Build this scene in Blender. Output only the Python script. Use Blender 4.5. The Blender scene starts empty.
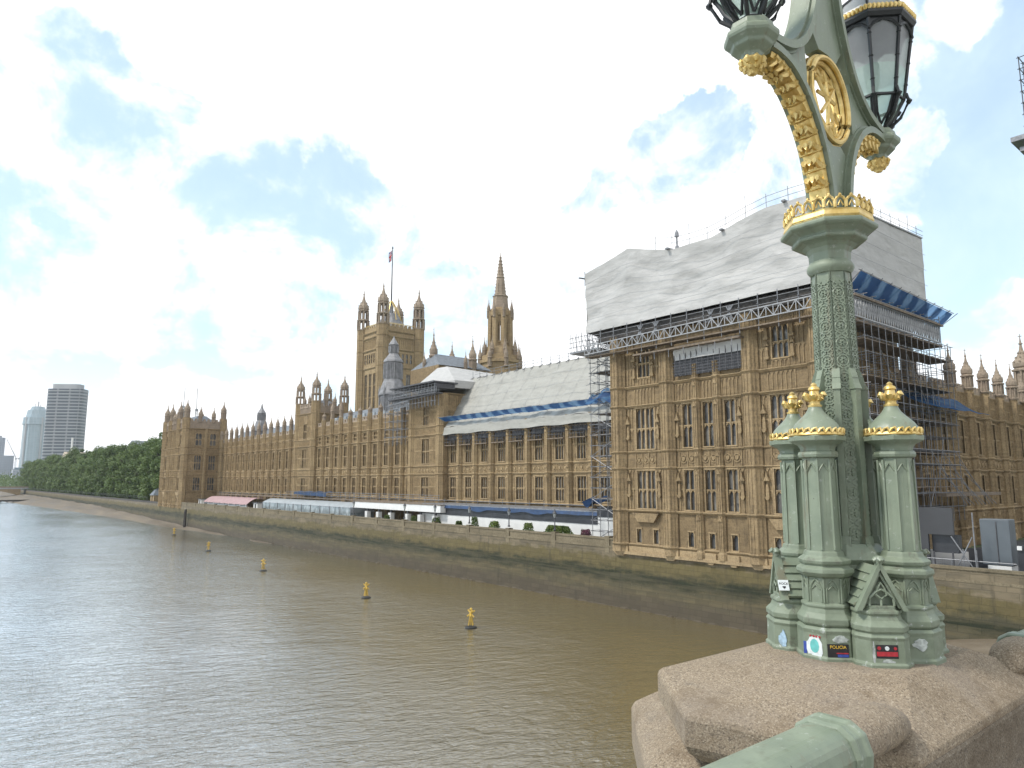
import bpy, bmesh, math, random
from mathutils import Vector, noise as mnoise
S = bpy.context.scene
COL = S.collection
R = math.radians
random.seed(7)

# ------------------------------------------------------------------ camera
cam = bpy.data.cameras.new('camera')
cam.sensor_width = 36.0
cam.lens = 700.0 / 1024.0 * 36.0
cam.clip_start = 0.05
cam.clip_end = 20000
co = bpy.data.objects.new('camera', cam)
COL.objects.link(co)
EYE = 16.0
co.location = (0, 0, EYE)
co.rotation_euler = (math.pi / 2 + math.atan(97 / 700.0), 0, -R(39.5))
S.camera = co

# ------------------------------------------------------------------ exposure
S.view_settings.view_transform = 'Standard'
S.view_settings.look = 'None'
S.view_settings.gamma = 1
S.view_settings.exposure = 0.80

# ------------------------------------------------------------------ sun and sky
SUN_EL, SUN_X, SUN_Y = R(52), -0.72, 0.30
sl = bpy.data.lights.new('sun', 'SUN')
sl.energy = 2.1
sl.angle = R(9)
sl.color = (1.0, 0.95, 0.88)
so = bpy.data.objects.new('sun', sl)
COL.objects.link(so)
n_ = math.hypot(SUN_X, SUN_Y)
sd = Vector((SUN_X / n_ * math.cos(SUN_EL), SUN_Y / n_ * math.cos(SUN_EL), math.sin(SUN_EL)))
so.rotation_euler = sd.to_track_quat('Z', 'Y').to_euler()
so.location = (0, 0, 200)

W = bpy.data.worlds.new('World')
S.world = W
W.use_nodes = True


class NT:
    """short-hand for building node trees"""
    def __init__(s, tree):
        s.t = tree
        s.n = tree.nodes
        s.l = tree.links

    def node(s, typ, **kw):
        nd = s.n.new(typ)
        ins = kw.pop('ins', {})
        for k, v in kw.items():
            setattr(nd, k, v)
        for k, v in ins.items():
            s.set(nd.inputs[k], v)
        return nd

    def set(s, sock, v):
        if isinstance(v, bpy.types.NodeSocket):
            s.l.new(v, sock)
        elif isinstance(v, bpy.types.Node):
            s.l.new(v.outputs[0], sock)
        elif hasattr(sock.default_value, '__len__') and not isinstance(v, (int, float)):
            v = tuple(v)
            if len(v) == 3 and len(sock.default_value) == 4:
                v = v + (1,)
            sock.default_value = v
        else:
            sock.default_value = v

    def math(s, op, a, b=None, c=None, clamp=False):
        nd = s.n.new('ShaderNodeMath')
        nd.operation = op
        nd.use_clamp = clamp
        for i, v in enumerate((a, b, c)):
            if v is not None:
                s.set(nd.inputs[i], v)
        return nd.outputs[0]

    def vmath(s, op, a, b=None):
        nd = s.n.new('ShaderNodeVectorMath')
        nd.operation = op
        s.set(nd.inputs[0], a)
        if b is not None:
            s.set(nd.inputs[1], b)
        return nd.outputs['Value'] if op in ('DOT_PRODUCT', 'LENGTH') else nd.outputs[0]

    def mix(s, f, a, b):
        nd = s.n.new('ShaderNodeMix')
        nd.data_type = 'RGBA'
        s.set(nd.inputs['Factor'], f)
        s.set(nd.inputs[6], a)
        s.set(nd.inputs[7], b)
        return nd.outputs[2]

    def step(s, v, lo, hi, a=0.0, b=1.0):
        nd = s.n.new('ShaderNodeMapRange')
        nd.interpolation_type = 'SMOOTHSTEP'
        for k, x in (('Value', v), ('From Min', lo), ('From Max', hi), ('To Min', a), ('To Max', b)):
            s.set(nd.inputs[k], x)
        return nd.outputs[0]

    def noise(s, vec, scale, detail=4, rough=.55, dist=0.0):
        nd = s.n.new('ShaderNodeTexNoise')
        s.set(nd.inputs['Vector'], vec)
        nd.inputs['Scale'].default_value = scale
        nd.inputs['Detail'].default_value = detail
        nd.inputs['Roughness'].default_value = rough
        nd.inputs['Distortion'].default_value = dist
        return nd.outputs[0]

    def scaled(s, vec, x, y, z):
        return s.vmath('MULTIPLY', vec, (x, y, z))

    def sep(s, vec):
        nd = s.n.new('ShaderNodeSeparateXYZ')
        s.set(nd.inputs[0], vec)
        return nd.outputs


w = NT(W.node_tree)
w.n.clear()
tc = w.node('ShaderNodeTexCoord')
d = w.vmath('NORMALIZE', tc.outputs['Generated'])
sky = w.node('ShaderNodeTexSky', sky_type='NISHITA', sun_disc=False, sun_elevation=SUN_EL,
             sun_rotation=math.atan2(SUN_X, SUN_Y), air_density=1.0, dust_density=0.6, ozone_density=1.2)
# clouds: a flat layer of broken cumulus; where the big banks stand in this sky is given as directions
POS = [(0.065, 0.857, 0.511, 9), (0.221, 0.816, 0.534, 12), (0.425, 0.744, 0.515, 14), (0.36, 0.809, 0.464, 6), (0.532, 0.735, 0.42, 10), (0.607, 0.636, 0.477, 15), (0.726, 0.604, 0.329, 11), (0.703, 0.48, 0.525, 12), (0.766, 0.499, 0.405, 10), (0.436, 0.692, 0.576, 14), (0.116, 0.992, 0.049, 10), (0.313, 0.948, 0.054, 9), (0.2, 0.928, 0.315, 3.2), (0.164, 0.939, 0.304, 2.2), (0.251, 0.929, 0.27, 4), (0.228, 0.933, 0.277, 2.5), (0.053, 0.976, 0.209, 4), (0.103, 0.976, 0.193, 3.5), (0.189, 0.965, 0.182, 2.5), (0.285, 0.942, 0.178, 3), (0.624, 0.739, 0.254, 6), (0.526, 0.774, 0.352, 5), (0.673, 0.709, 0.213, 6), (0.529, 0.846, 0.071, 8), (0.862, 0.365, 0.352, 4), (0.954, 0.271, 0.13, 5), (0.955, 0.243, 0.168, 3), (0.837, 0.206, 0.508, 2.5), (0.046, 0.953, 0.301, 1.6), (0.041, 0.91, 0.412, 1.8), (0.555, 0.788, 0.267, 3), (0.054, 0.886, 0.461, 6), (0.126, 0.862, 0.491, 7)]
NEG = [(0.08, 0.943, 0.324, 8), (0.232, 0.902, 0.365, 6), (0.346, 0.887, 0.307, 7), (0.427, 0.87, 0.248, 7), (0.095, 0.958, 0.271, 7), (0.36, 0.911, 0.203, 7), (0.163, 0.961, 0.222, 5), (0.705, 0.574, 0.416, 2.6), (0.727, 0.529, 0.437, 2.6), (0.741, 0.499, 0.449, 1.8), (0.675, 0.641, 0.366, 2.2), (0.657, 0.691, 0.301, 3), (0.88, 0.257, 0.4, 12), (0.92, 0.316, 0.231, 7), (0.93, 0.242, 0.276, 8), (0.49, 0.842, 0.224, 6), (0.14, 0.905, 0.403, 4), (0.538, 0.812, 0.226, 3), (0.073, 0.886, 0.457, 4)]
dz = w.math('ADD', w.math('MAXIMUM', w.sep(d)[2], 0.0), 0.12)
lay = w.vmath('DIVIDE', d, w.node('ShaderNodeCombineXYZ', ins={0: dz, 1: dz, 2: dz}).outputs[0])
nz = w.noise(lay, 1.6, 8, .6, .25)
nf = w.noise(d, 7.0, 8, .62, .3)
val = w.math('ADD', w.math('MULTIPLY', w.math('SUBTRACT', nz, .5), .9), w.math('MULTIPLY', w.math('SUBTRACT', nf, .5), 1.7))
val = w.math('ADD', val, w.step(w.sep(d)[1], .15, -.5, -.06, .42))      # extra cloud out of view to the north, added to light north faces


wob = w.node('ShaderNodeTexNoise', ins={'Vector': d, 'Scale': 9.0, 'Detail': 6.0, 'Roughness': .6})
d2 = w.vmath('NORMALIZE', w.vmath('ADD', d, w.vmath('MULTIPLY', w.vmath('SUBTRACT', wob.outputs[1], (.5, .5, .5)), (.17, .17, .17))))


def blob(acc, x, y, z, r, amp):
    v = Vector((x, y, z)).normalized()
    dt = w.vmath('DOT_PRODUCT', d2, tuple(v))
    m = w.step(dt, math.cos(R(r * 1.7)), math.cos(R(r * .15)))
    return w.math('MULTIPLY_ADD', m, amp, acc)


pa = 0.0
for b in POS:
    pa = blob(pa, *b, .88)
pa = w.math('MINIMUM', pa, .88)
na = 0.0
for b in NEG:
    na = blob(na, *b, .62)
na = w.math('MINIMUM', na, .62)
val = w.math('SUBTRACT', w.math('ADD', val, pa), na)
cmask = w.step(val, .03, .42)
haze = w.step(w.sep(d)[2], .19, -.02)
cmask = w.math('MAXIMUM', cmask, w.math('MULTIPLY', haze, .8))
bg0 = w.node('ShaderNodeBackground', ins={'Color': sky.outputs[0], 'Strength': .15})
veil = w.node('ShaderNodeBackground', ins={'Color': (.50, .62, .69), 'Strength': 1.0})      # thin high cloud over all of it
bg1 = w.node('ShaderNodeMixShader', ins={0: w.step(nf, .3, .75, .5, .85), 1: bg0.outputs[0], 2: veil.outputs[0]})
ccol = w.mix(nf, (.74, .77, .82), (1, .99, .97))
bg2 = w.node('ShaderNodeBackground', ins={'Color': ccol, 'Strength': .92})
mx = w.node('ShaderNodeMixShader', ins={0: cmask, 1: bg1.outputs[0], 2: bg2.outputs[0]})
wo = w.node('ShaderNodeOutputWorld')
w.l.new(mx.outputs[0], wo.inputs[0])

# ------------------------------------------------------------------ materials
MATS = {}


def new_mat(name):
    m = bpy.data.materials.new(name)
    m.use_nodes = True
    t = NT(m.node_tree)
    t.n.clear()
    out = t.node('ShaderNodeOutputMaterial')
    MATS[name] = m
    return m, t, out


def pbsdf(t, out, col, rough=.7, metal=0.0, bump=None, bstr=.3, bdist=.02, spec=None, **kw):
    p = t.node('ShaderNodeBsdfPrincipled')
    t.set(p.inputs['Base Color'], col)
    t.set(p.inputs['Roughness'], rough)
    t.set(p.inputs['Metallic'], metal)
    if spec is not None:
        t.set(p.inputs['Specular IOR Level'], spec)
    for k, v in kw.items():
        t.set(p.inputs[k], v)
    if bump is not None:
        b = t.node('ShaderNodeBump', ins={'Height': bump, 'Strength': bstr, 'Distance': bdist})
        t.l.new(b.outputs[0], p.inputs['Normal'])
    if out is not None:
        t.l.new(p.outputs[0], out.inputs[0])
    return p


def plain(name, c, rough=.6, metal=0.0, var=.25, scale=3.0, bstr=.15, bdist=.01, **kw):
    m, t, out = new_mat(name)
    g = t.node('ShaderNodeNewGeometry').outputs['Position']
    n = t.noise(g, scale, 5)
    k = t.step(n, .25, .75, 1 - var, 1 + var)
    cc = t.vmath('MULTIPLY', c, t.node('ShaderNodeCombineXYZ', ins={0: k, 1: k, 2: k}).outputs[0])
    pbsdf(t, out, cc, rough, metal, n, bstr, bdist, **kw)
    return m


def stone_mat(name, light, mid, dark, soot=.5):
    m, t, out = new_mat(name)
    g = t.node('ShaderNodeNewGeometry').outputs['Position']
    big = t.noise(g, .22, 4)
    block = t.node('ShaderNodeTexBrick', offset=.5, ins={'Scale': 1.0, 'Brick Width': .9, 'Row Height': .42, 'Mortar Size': .012,
                   'Color1': (.25, .25, .25, 1), 'Color2': (.75, .75, .75, 1), 'Mortar': (.1, .1, .1, 1)})
    sx = t.sep(g)
    uv = t.node('ShaderNodeCombineXYZ', ins={0: t.math('ADD', sx[0], sx[1]), 1: sx[2], 2: 0.0}).outputs[0]
    t.l.new(uv, block.inputs['Vector'])
    streak = t.noise(t.scaled(g, 2.3, 2.3, .28), 1.0, 5, .65)
    fine = t.noise(g, 5.0, 6, .65)
    c = t.mix(t.step(big, .3, .7), mid, light)
    c = t.mix(t.math('MULTIPLY', t.step(t.math('ADD', t.math('MULTIPLY', block.outputs[0], .3), fine), .45, .85), .55), c, dark)
    c = t.mix(t.math('MULTIPLY', t.step(streak, .52, .78), soot), c, dark)
    c = t.mix(t.math('MULTIPLY', t.step(t.noise(t.scaled(g, 1.1, 1.1, .5), 1.3, 5), .58, .75), soot * .8), c, (dark[0] * .55, dark[1] * .55, dark[2] * .6))
    pbsdf(t, out, c, .88, 0, t.math('ADD', fine, t.math('MULTIPLY', streak, .6)), .5, .05, spec=.2)
    return m


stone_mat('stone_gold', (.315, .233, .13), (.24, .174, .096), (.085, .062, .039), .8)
stone_mat('stone_gold_sunny', (.40, .30, .17), (.32, .236, .132), (.12, .088, .056), .68)  # lighter copy of the gold stone, sunlight put into its colour
stone_mat('stone_pale', (.40, .30, .175), (.315, .235, .134), (.13, .096, .06), .6)
stone_mat('stone_grey', (.36, .29, .215), (.29, .23, .175), (.14, .115, .09), .5)
plain('slate', (.12, .135, .15), .6, var=.3, scale=1.5)
plain('lead', (.20, .20, .205), .65, .15, var=.25, scale=1.2)
plain('steel', (.20, .205, .215), .5, .3, var=.25, scale=2.0)
plain('steel_pale', (.29, .295, .30), .5, .2, var=.15, scale=2.0)
plain('steel_mid', (.15, .152, .158), .55, .3, var=.3, scale=2.0)
plain('steel_dark', (.07, .07, .075), .6, .2, var=.3, scale=2.0)
plain('board_wood', (.16, .125, .09), .85, var=.35, scale=2.5)
plain('white_paint', (.62, .62, .60), .55, var=.06, scale=.8)
plain('black_sheet', (.03, .032, .037), .5, var=.3, scale=.8)
plain('blue_sheet', (.008, .032, .088), .5, var=.35, scale=1.2)
plain('pink_cloth', (.33, .22, .22), .75, var=.15, scale=1.5)
plain('grey_panel', (.036, .037, .04), .55, var=.12, scale=.6)
plain('cabinet_panel', (.085, .10, .112), .5, var=.1, scale=.7)
plain('pale_panel', (.29, .32, .335), .4, var=.15, scale=.7)
plain('timber_dark', (.045, .04, .035), .8, var=.4, scale=2.0)
plain('yellow_paint', (.45, .30, .05), .5, var=.25, scale=4)
plain('iron_black', (.03, .033, .034), .42, .3, var=.3, scale=14, bstr=.2, bdist=.002)
plain('asphalt', (.05, .05, .052), .9, var=.25, scale=20)
plain('paving', (.24, .23, .21), .85, var=.2, scale=4)
plain('ground_green', (.07, .095, .035), .95, var=.35, scale=.3)
plain('concrete_far', (.37, .38, .39), .8, var=.08, scale=.05)
plain('roof_tan', (.40, .34, .26), .8, var=.1, scale=.1)
plain('bark', (.07, .055, .042), .9, var=.35, scale=2)
plain('flag_blue', (.03, .05, .2), .7, var=.1)
plain('flag_red', (.5, .03, .04), .7, var=.1)
plain('flag_white', (.75, .75, .75), .7, var=.05)
plain('sticker_white', (.62, .66, .66), .5, var=.1, scale=60)
plain('sticker_teal', (.12, .42, .40), .5, var=.15, scale=60)
plain('sticker_black', (.015, .014, .016), .45, var=.2, scale=60)
plain('sticker_red', (.36, .02, .03), .5, var=.2, scale=60)
plain('sticker_blue', (.03, .06, .28), .5, var=.2, scale=60)
plain('sticker_yellow', (.65, .42, .05), .5, var=.2, scale=60)
plain('sticker_pale_blue', (.30, .42, .52), .5, var=.3, scale=60)
plain('sticker_residue', (.36, .39, .37), .6, var=.45, scale=50)


def glass_mat(name, a, b, rough=.12):
    m, t, out = new_mat(name)
    g = t.node('ShaderNodeNewGeometry').outputs['Position']
    v = t.node('ShaderNodeTexVoronoi', ins={'Vector': t.scaled(g, 1.2, 1.2, .7), 'Scale': 1.0})
    n = t.noise(g, 1.3, 3)
    c = t.mix(t.math('MULTIPLY', n, t.sep(v.outputs['Color'])[0]), a, b)
    pbsdf(t, out, c, rough, 0, n, .12, .02, spec=.5)


glass_mat('window_glass', (.045, .047, .05), (.27, .25, .215))  # pale patches put reflected sky into the glass colour
glass_mat('tent_glass', (.16, .19, .20), (.5, .55, .56))
glass_mat('tower_glass', (.13, .19, .22), (.3, .38, .42))


# white sheeting: creased, with faint batten lines, a bit translucent looking
def sheet_mat(name, c, crease=1.0):
    m, t, out = new_mat(name)
    g = t.node('ShaderNodeNewGeometry').outputs['Position']
    q = t.vmath('ADD', g, t.vmath('MULTIPLY', t.node('ShaderNodeTexNoise', ins={'Vector': g, 'Scale': .25}).outputs[1], (3, 3, 3)))
    v = t.node('ShaderNodeTexVoronoi', feature='DISTANCE_TO_EDGE', ins={'Vector': t.scaled(q, 1, 1, 1.5), 'Scale': .3})
    n = t.noise(t.scaled(g, .5, .5, 1.8), 1.0, 6, .6)
    h = t.math('ADD', t.math('MULTIPLY', t.step(v.outputs[0], 0, .35), .5), n)
    k = t.step(n, .3, .7, .93, 1.05)
    dirt = t.step(t.noise(t.scaled(g, 1, 1, .4), .8, 5), .55, .8, 1.0, .9)
    k = t.math('MULTIPLY', k, dirt)
    cc = t.vmath('MULTIPLY', c, t.node('ShaderNodeCombineXYZ', ins={0: k, 1: k, 2: k}).outputs[0])
    pbsdf(t, out, cc, .55, 0, h, .45 * crease, .45, spec=.3)


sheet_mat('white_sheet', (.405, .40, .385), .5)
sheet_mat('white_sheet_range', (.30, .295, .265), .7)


def net_mat():
    m, t, out = new_mat('blue_net')
    g = t.node('ShaderNodeNewGeometry').outputs['Position']
    sx = t.sep(g)
    s_ = t.math('ADD', t.math('ADD', sx[0], t.math('MULTIPLY', sx[1], 1.0)), t.math('MULTIPLY', sx[2], 1.3))
    s_ = t.math('ADD', s_, t.math('MULTIPLY', t.noise(g, .35, 4), 3.0))
    wv = t.math('SINE', t.math('MULTIPLY', s_, 1.9))
    k = t.step(wv, -.2, .7)
    c = t.mix(k, (.012, .07, .21), (.06, .19, .38))
    p = pbsdf(t, None, c, .6)
    tr = t.node('ShaderNodeBsdfTransparent', ins={'Color': (.55, .72, .95)})
    tl = t.node('ShaderNodeBsdfTranslucent', ins={'Color': c})
    m1 = t.node('ShaderNodeMixShader', ins={0: .45, 1: p.outputs[0], 2: tl.outputs[0]})
    m2 = t.node('ShaderNodeMixShader', ins={0: t.math('MULTIPLY_ADD', k, .3, .08), 1: m1.outputs[0], 2: tr.outputs[0]})
    t.l.new(m2.outputs[0], out.inputs[0])


net_mat()


def river_wall_mat(name):
    """granite embankment wall: tide marks belong to the wall (weed, slime and silt at fixed levels)"""
    m, t, out = new_mat(name)
    g = t.node('ShaderNodeNewGeometry').outputs['Position']
    sx = t.sep(g)
    n1 = t.noise(t.scaled(g, .35, .35, 1.0), 1.0, 6, .62)
    n2 = t.noise(t.scaled(g, .5, .12, 2.2), 1.0, 5, .6)
    n3 = t.noise(g, 2.2, 6, .65)
    z = t.math('ADD', sx[2], t.math('MULTIPLY', t.math('SUBTRACT', n1, .5), 2.6))
    z = t.math('ADD', z, t.math('MULTIPLY', t.math('SUBTRACT', n3, .5), .7))
    uv = t.node('ShaderNodeCombineXYZ', ins={0: t.math('ADD', sx[0], sx[1]), 1: sx[2], 2: 0.0}).outputs[0]
    br = t.node('ShaderNodeTexBrick', offset=.5, ins={'Vector': uv, 'Scale': 1.0, 'Brick Width': 1.8, 'Row Height': .62, 'Mortar Size': .03,
                'Color1': (.8, .8, .8, 1), 'Color2': (1, 1, 1, 1), 'Mortar': (.72, .72, .72, 1)})
    low = t.mix(t.step(n2, .35, .65), (.115, .105, .065), (.175, .145, .082))
    low = t.mix(t.step(n3, .6, .75), low, (.24, .22, .16))
    weed = t.mix(n3, (.012, .018, .009), (.04, .05, .02))
    moss = t.mix(n3, (.13, .115, .045), (.22, .175, .085))
    dry = t.mix(t.step(n1, .35, .65), (.18, .155, .11), (.27, .225, .155))
    c = t.mix(t.step(z, 1.0, 2.6), (.12, .10, .07), low)
    c = t.mix(t.math('MULTIPLY', t.step(z, 2.6, 3.9), t.step(n2, .35, .62, .25, 1)), c, weed)
    c = t.mix(t.step(z, 4.2, 5.4), c, moss)
    c = t.mix(t.step(z, 6.0, 6.7), c, dry)
    c = t.mix(t.math('MULTIPLY', t.step(t.noise(t.scaled(g, 1.2, 1.2, .2), 1.0, 4), .55, .75), .45), c, (.06, .055, .04))
    c = t.vmath('MULTIPLY', t.vmath('MULTIPLY', c, br.outputs[0]), (.64, .62, .57))
    pbsdf(t, out, c, .75, 0, t.math('ADD', t.math('MULTIPLY', br.outputs[1], -.6), n3), .6, .08, spec=.35)


river_wall_mat('river_wall')


def granite_mat(name, tint=(1, 1, 1)):
    m, t, out = new_mat(name)
    g = t.node('ShaderNodeNewGeometry').outputs['Position']
    v = t.node('ShaderNodeTexVoronoi', ins={'Vector': g, 'Scale': 210.0})
    f = t.noise(g, 190.0, 3, .6)
    b = t.noise(g, 2.6, 5, .6)
    c = t.mix(t.step(f, .34, .66), (.23, .18, .125), (.345, .28, .20))
    c = t.mix(t.math('MULTIPLY', t.step(t.sep(v.outputs['Color'])[0], .8, .9), .6), c, (.48, .41, .31))
    c = t.mix(t.math('MULTIPLY', t.step(t.sep(v.outputs['Color'])[1], .85, .92), .65), c, (.10, .08, .065))
    c = t.mix(t.math('MULTIPLY', t.step(b, .42, .68), .45), c, (.25, .215, .18))
    c = t.mix(t.math('MULTIPLY', t.step(t.noise(g, 3.6, 7, .7), .50, .68), .6), c, (.15, .108, .068))
    c = t.mix(t.math('MULTIPLY', t.step(t.noise(t.vmath('ADD', g, (4, 4, 1)), 9.0, 7, .72), .60, .70), .5), c, (.13, .115, .10))
    c = t.vmath('MULTIPLY', c, tuple(k * .84 for k in tint))
    h = t.math('ADD', f, t.math('MULTIPLY', t.noise(g, 30.0, 5, .6), 1.2))
    pbsdf(t, out, c, .9, 0, h, .55, .005, spec=.2)


stone_mat('stone_parapet', (.215, .18, .12), (.165, .138, .092), (.075, .064, .042), .6)
stone_mat('stone_sooty', (.265, .195, .11), (.195, .142, .079), (.065, .048, .031), .85)
stone_mat('stone_sooty_light', (.335, .25, .142), (.26, .191, .107), (.09, .066, .042), .8)  # lighter copy for projecting stone, light put into its colour likewise
granite_mat('granite')
granite_mat('granite_grey_shade', (.70, .72, .76))  # granite copy with the shade of the parapet face put into its colour


def green_mat():
    m, t, out = new_mat('green_paint')
    g = t.node('ShaderNodeNewGeometry').outputs['Position']
    n = t.noise(g, 9.0, 6, .6)
    sm = t.noise(t.scaled(g, 30, 30, 4), 1.0, 5, .6)
    c = t.mix(t.step(n, .3, .7), (.158, .192, .138), (.205, .242, .175))
    c = t.mix(t.math('MULTIPLY', t.step(sm, .55, .75), .5), c, (.12, .13, .09))
    c = t.mix(t.math('MULTIPLY', t.step(t.noise(t.scaled(g, 16, 16, 2.2), 1.0, 6, .7), .56, .70), .6), c, (.15, .12, .075))      # rusty runs
    c = t.mix(t.math('MULTIPLY', t.step(t.noise(g, 34.0, 6, .7), .59, .68), .6), c, (.33, .36, .31))                              # chalked, rubbed paint
    c = t.mix(t.math('MULTIPLY', t.step(t.noise(t.vmath('ADD', g, (5, 2, 7)), 55.0, 5, .7), .67, .71), .8), c, (.06, .055, .045))  # chips
    pbsdf(t, out, c, t.step(n, .3, .7, .38, .55), 0, t.math('ADD', n, t.noise(g, 130.0, 3)), .22, .002, spec=.45)
    m, t, out = new_mat('green_paint_worn')
    g = t.node('ShaderNodeNewGeometry').outputs['Position']
    n = t.noise(g, 13.0, 7, .68)
    c = t.mix(t.step(n, .3, .7), (.142, .172, .12), (.195, .23, .168))
    c = t.mix(t.math('MULTIPLY', t.step(t.noise(g, 17.0, 7, .7), .55, .66), .7), c, (.11, .115, .085))
    c = t.mix(t.step(t.noise(t.vmath('ADD', g, (3, 1, 2)), 21.0, 7, .7), .61, .68), c, (.36, .39, .36))
    pbsdf(t, out, c, .55, 0, n, .35, .003, spec=.4)
    m, t, out = new_mat('gold_leaf')
    g = t.node('ShaderNodeNewGeometry').outputs['Position']
    n = t.noise(g, 26.0, 5)
    c = t.mix(t.step(n, .3, .7), (.56, .39, .12), (.76, .59, .26))
    c = t.mix(t.step(t.noise(g, 60.0, 5, .7), .6, .75), c, (.34, .19, .05))
    pbsdf(t, out, c, t.step(n, .3, .7, .36, .55), .7, n, .3, .004)


green_mat()


def lantern_mats():
    for nm, col, tr in (('lantern_frosted', (.46, .47, .48), .30), ('lantern_clear', (.55, .66, .60), .5), ('lantern_roof', (.55, .56, .56), .1)):
        m, t, out = new_mat(nm)
        g = t.node('ShaderNodeNewGeometry').outputs['Position']
        n = t.noise(g, 9.0, 4)
        c = t.mix(n, tuple(v * .75 for v in col), tuple(min(1, v * 1.25) for v in col))
        p = pbsdf(t, None, c, .2, spec=.5)
        tl = t.node('ShaderNodeBsdfTranslucent', ins={'Color': c})
        tp = t.node('ShaderNodeBsdfTransparent', ins={'Color': (.86, .95, .9)})
        a = t.node('ShaderNodeMixShader', ins={0: .45, 1: p.outputs[0], 2: tl.outputs[0]})
        b = t.node('ShaderNodeMixShader', ins={0: tr, 1: a.outputs[0], 2: tp.outputs[0]})
        t.l.new(b.outputs[0], out.inputs[0])


lantern_mats()


def leaf_mat(name, a, b):
    m, t, out = new_mat(name)
    g = t.node('ShaderNodeNewGeometry').outputs['Position']
    oi = t.node('ShaderNodeObjectInfo')
    n = t.noise(g, .35, 4)
    f = t.noise(g, 2.0, 3)
    c = t.mix(t.step(t.math('ADD', t.math('MULTIPLY', n, .6), t.math('MULTIPLY', f, .4)), .35, .65), a, b)
    c = t.mix(t.math('MULTIPLY', oi.outputs['Random'], .45), c, (a[0] * .9, a[1] * .8, a[2] * 1.1))
    p = pbsdf(t, None, c, .55, spec=.3)
    tl = t.node('ShaderNodeBsdfTranslucent', ins={'Color': c})
    mxs = t.node('ShaderNodeMixShader', ins={0: .3, 1: p.outputs[0], 2: tl.outputs[0]})
    t.l.new(mxs.outputs[0], out.inputs[0])


leaf_mat('leaf', (.07, .12, .035), (.165, .22, .065))
leaf_mat('shrub_leaf', (.06, .10, .025), (.17, .22, .05))
leaf_mat('flower_leaf', (.18, .06, .10), (.12, .14, .05))


def water_mat():
    m, t, out = new_mat('river_water')
    g = t.node('ShaderNodeNewGeometry').outputs['Position']
    rot = t.node('ShaderNodeVectorRotate', rotation_type='Z_AXIS', ins={'Vector': g, 'Angle': R(18)}).outputs[0]
    big = t.noise(t.scaled(rot, .10, .16, 1), 1.0, 4, .55, .4)
    mid = t.noise(t.scaled(rot, .55, 1.1, 1), 1.0, 4, .6, .6)
    sm = t.noise(t.scaled(rot, 1.9, 3.2, 1), 1.0, 4, .6, .5)
    patch = t.step(t.noise(t.scaled(g, .035, .02, 1), 1.0, 4), .35, .65, .55, 1.15)
    h = t.math('ADD', t.math('MULTIPLY', mid, 1.0), t.math('MULTIPLY', sm, .38))
    h = t.math('ADD', t.math('MULTIPLY', h, patch), t.math('MULTIPLY', big, .9))
    gs = t.sep(g)
    silt = t.math('MULTIPLY', t.step(gs[0], 2, 42), t.step(gs[1], 250, 80))      # muddier water by the wall, with the sky reflection turned down too
    silt = t.math('MULTIPLY', silt, t.step(t.noise(t.scaled(g, .03, .012, 1), 1.0, 4), .2, .6, .75, 1.0))
    c = t.mix(t.noise(t.scaled(g, .02, .012, 1), 1.0, 4), (.10, .082, .042), (.125, .10, .055))
    c = t.mix(silt, c, (.142, .106, .042))
    bp_ = t.node('ShaderNodeBump', ins={'Height': h, 'Strength': .8, 'Distance': .24})
    fz = t.node('ShaderNodeFresnel', ins={'IOR': 1.42})
    t.l.new(bp_.outputs[0], fz.inputs['Normal'])
    df = t.node('ShaderNodeBsdfDiffuse', ins={'Color': c})
    gl = t.node('ShaderNodeBsdfGlossy', ins={'Color': (.90, .96, 1.0), 'Roughness': .09})
    t.l.new(bp_.outputs[0], df.inputs['Normal'])
    t.l.new(bp_.outputs[0], gl.inputs['Normal'])
    k_ = t.math('MULTIPLY', t.math('MULTIPLY_ADD', fz.outputs[0], 3.6, .02, clamp=True), t.math('MULTIPLY_ADD', silt, -.42, 1.0))
    ms_ = t.node('ShaderNodeMixShader', ins={0: k_, 1: df.outputs[0], 2: gl.outputs[0]})
    t.l.new(ms_.outputs[0], out.inputs[0])


water_mat()


def mud_mat():
    m, t, out = new_mat('mud')
    g = t.node('ShaderNodeNewGeometry').outputs['Position']
    a = t.noise(t.scaled(g, .2, .05, .2), 1.0, 6, .6)
    f = t.noise(g, .9, 6, .7)
    c = t.mix(t.step(a, .35, .65), (.10, .078, .05), (.17, .14, .10))
    c = t.mix(t.step(f, .55, .72), c, (.07, .06, .045))
    pbsdf(t, out, c, t.step(a, .4, .6, .6, .85), 0, f, .6, .2)


mud_mat()


def facade_grid(name, wall, glass, w_, h_, frac_u=.62, frac_v=.5, rough=.3):
    """far office block: window bands as part of the cladding (hundreds of identical panes, sub-pixel here)"""
    m, t, out = new_mat(name)
    g = t.node('ShaderNodeNewGeometry').outputs['Position']
    sx = t.sep(g)
    u = t.math('FRACT', t.math('DIVIDE', t.math('ADD', sx[0], sx[1]), w_))
    v = t.math('FRACT', t.math('DIVIDE', sx[2], h_))
    k = t.math('MULTIPLY', t.math('LESS_THAN', u, frac_u), t.math('LESS_THAN', v, frac_v))
    n = t.noise(t.scaled(g, .06, .06, .25), 1.0, 3)
    c = t.mix(k, wall, t.mix(n, glass, tuple(x * 1.5 for x in glass)))
    pbsdf(t, out, c, rough, 0)


facade_grid('slab_tower_cladding', (.24, .25, .26), (.07, .085, .10), 3.2, 3.55, .86, .62)
facade_grid('glass_tower_cladding', (.34, .40, .43), (.22, .28, .31), 4.0, 3.4, .8, .8, .2)
facade_grid('far_block_cladding', (.34, .36, .40), (.17, .2, .25), 3.5, 3.6, .6, .5)

# ------------------------------------------------------------------ mesh helpers


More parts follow.
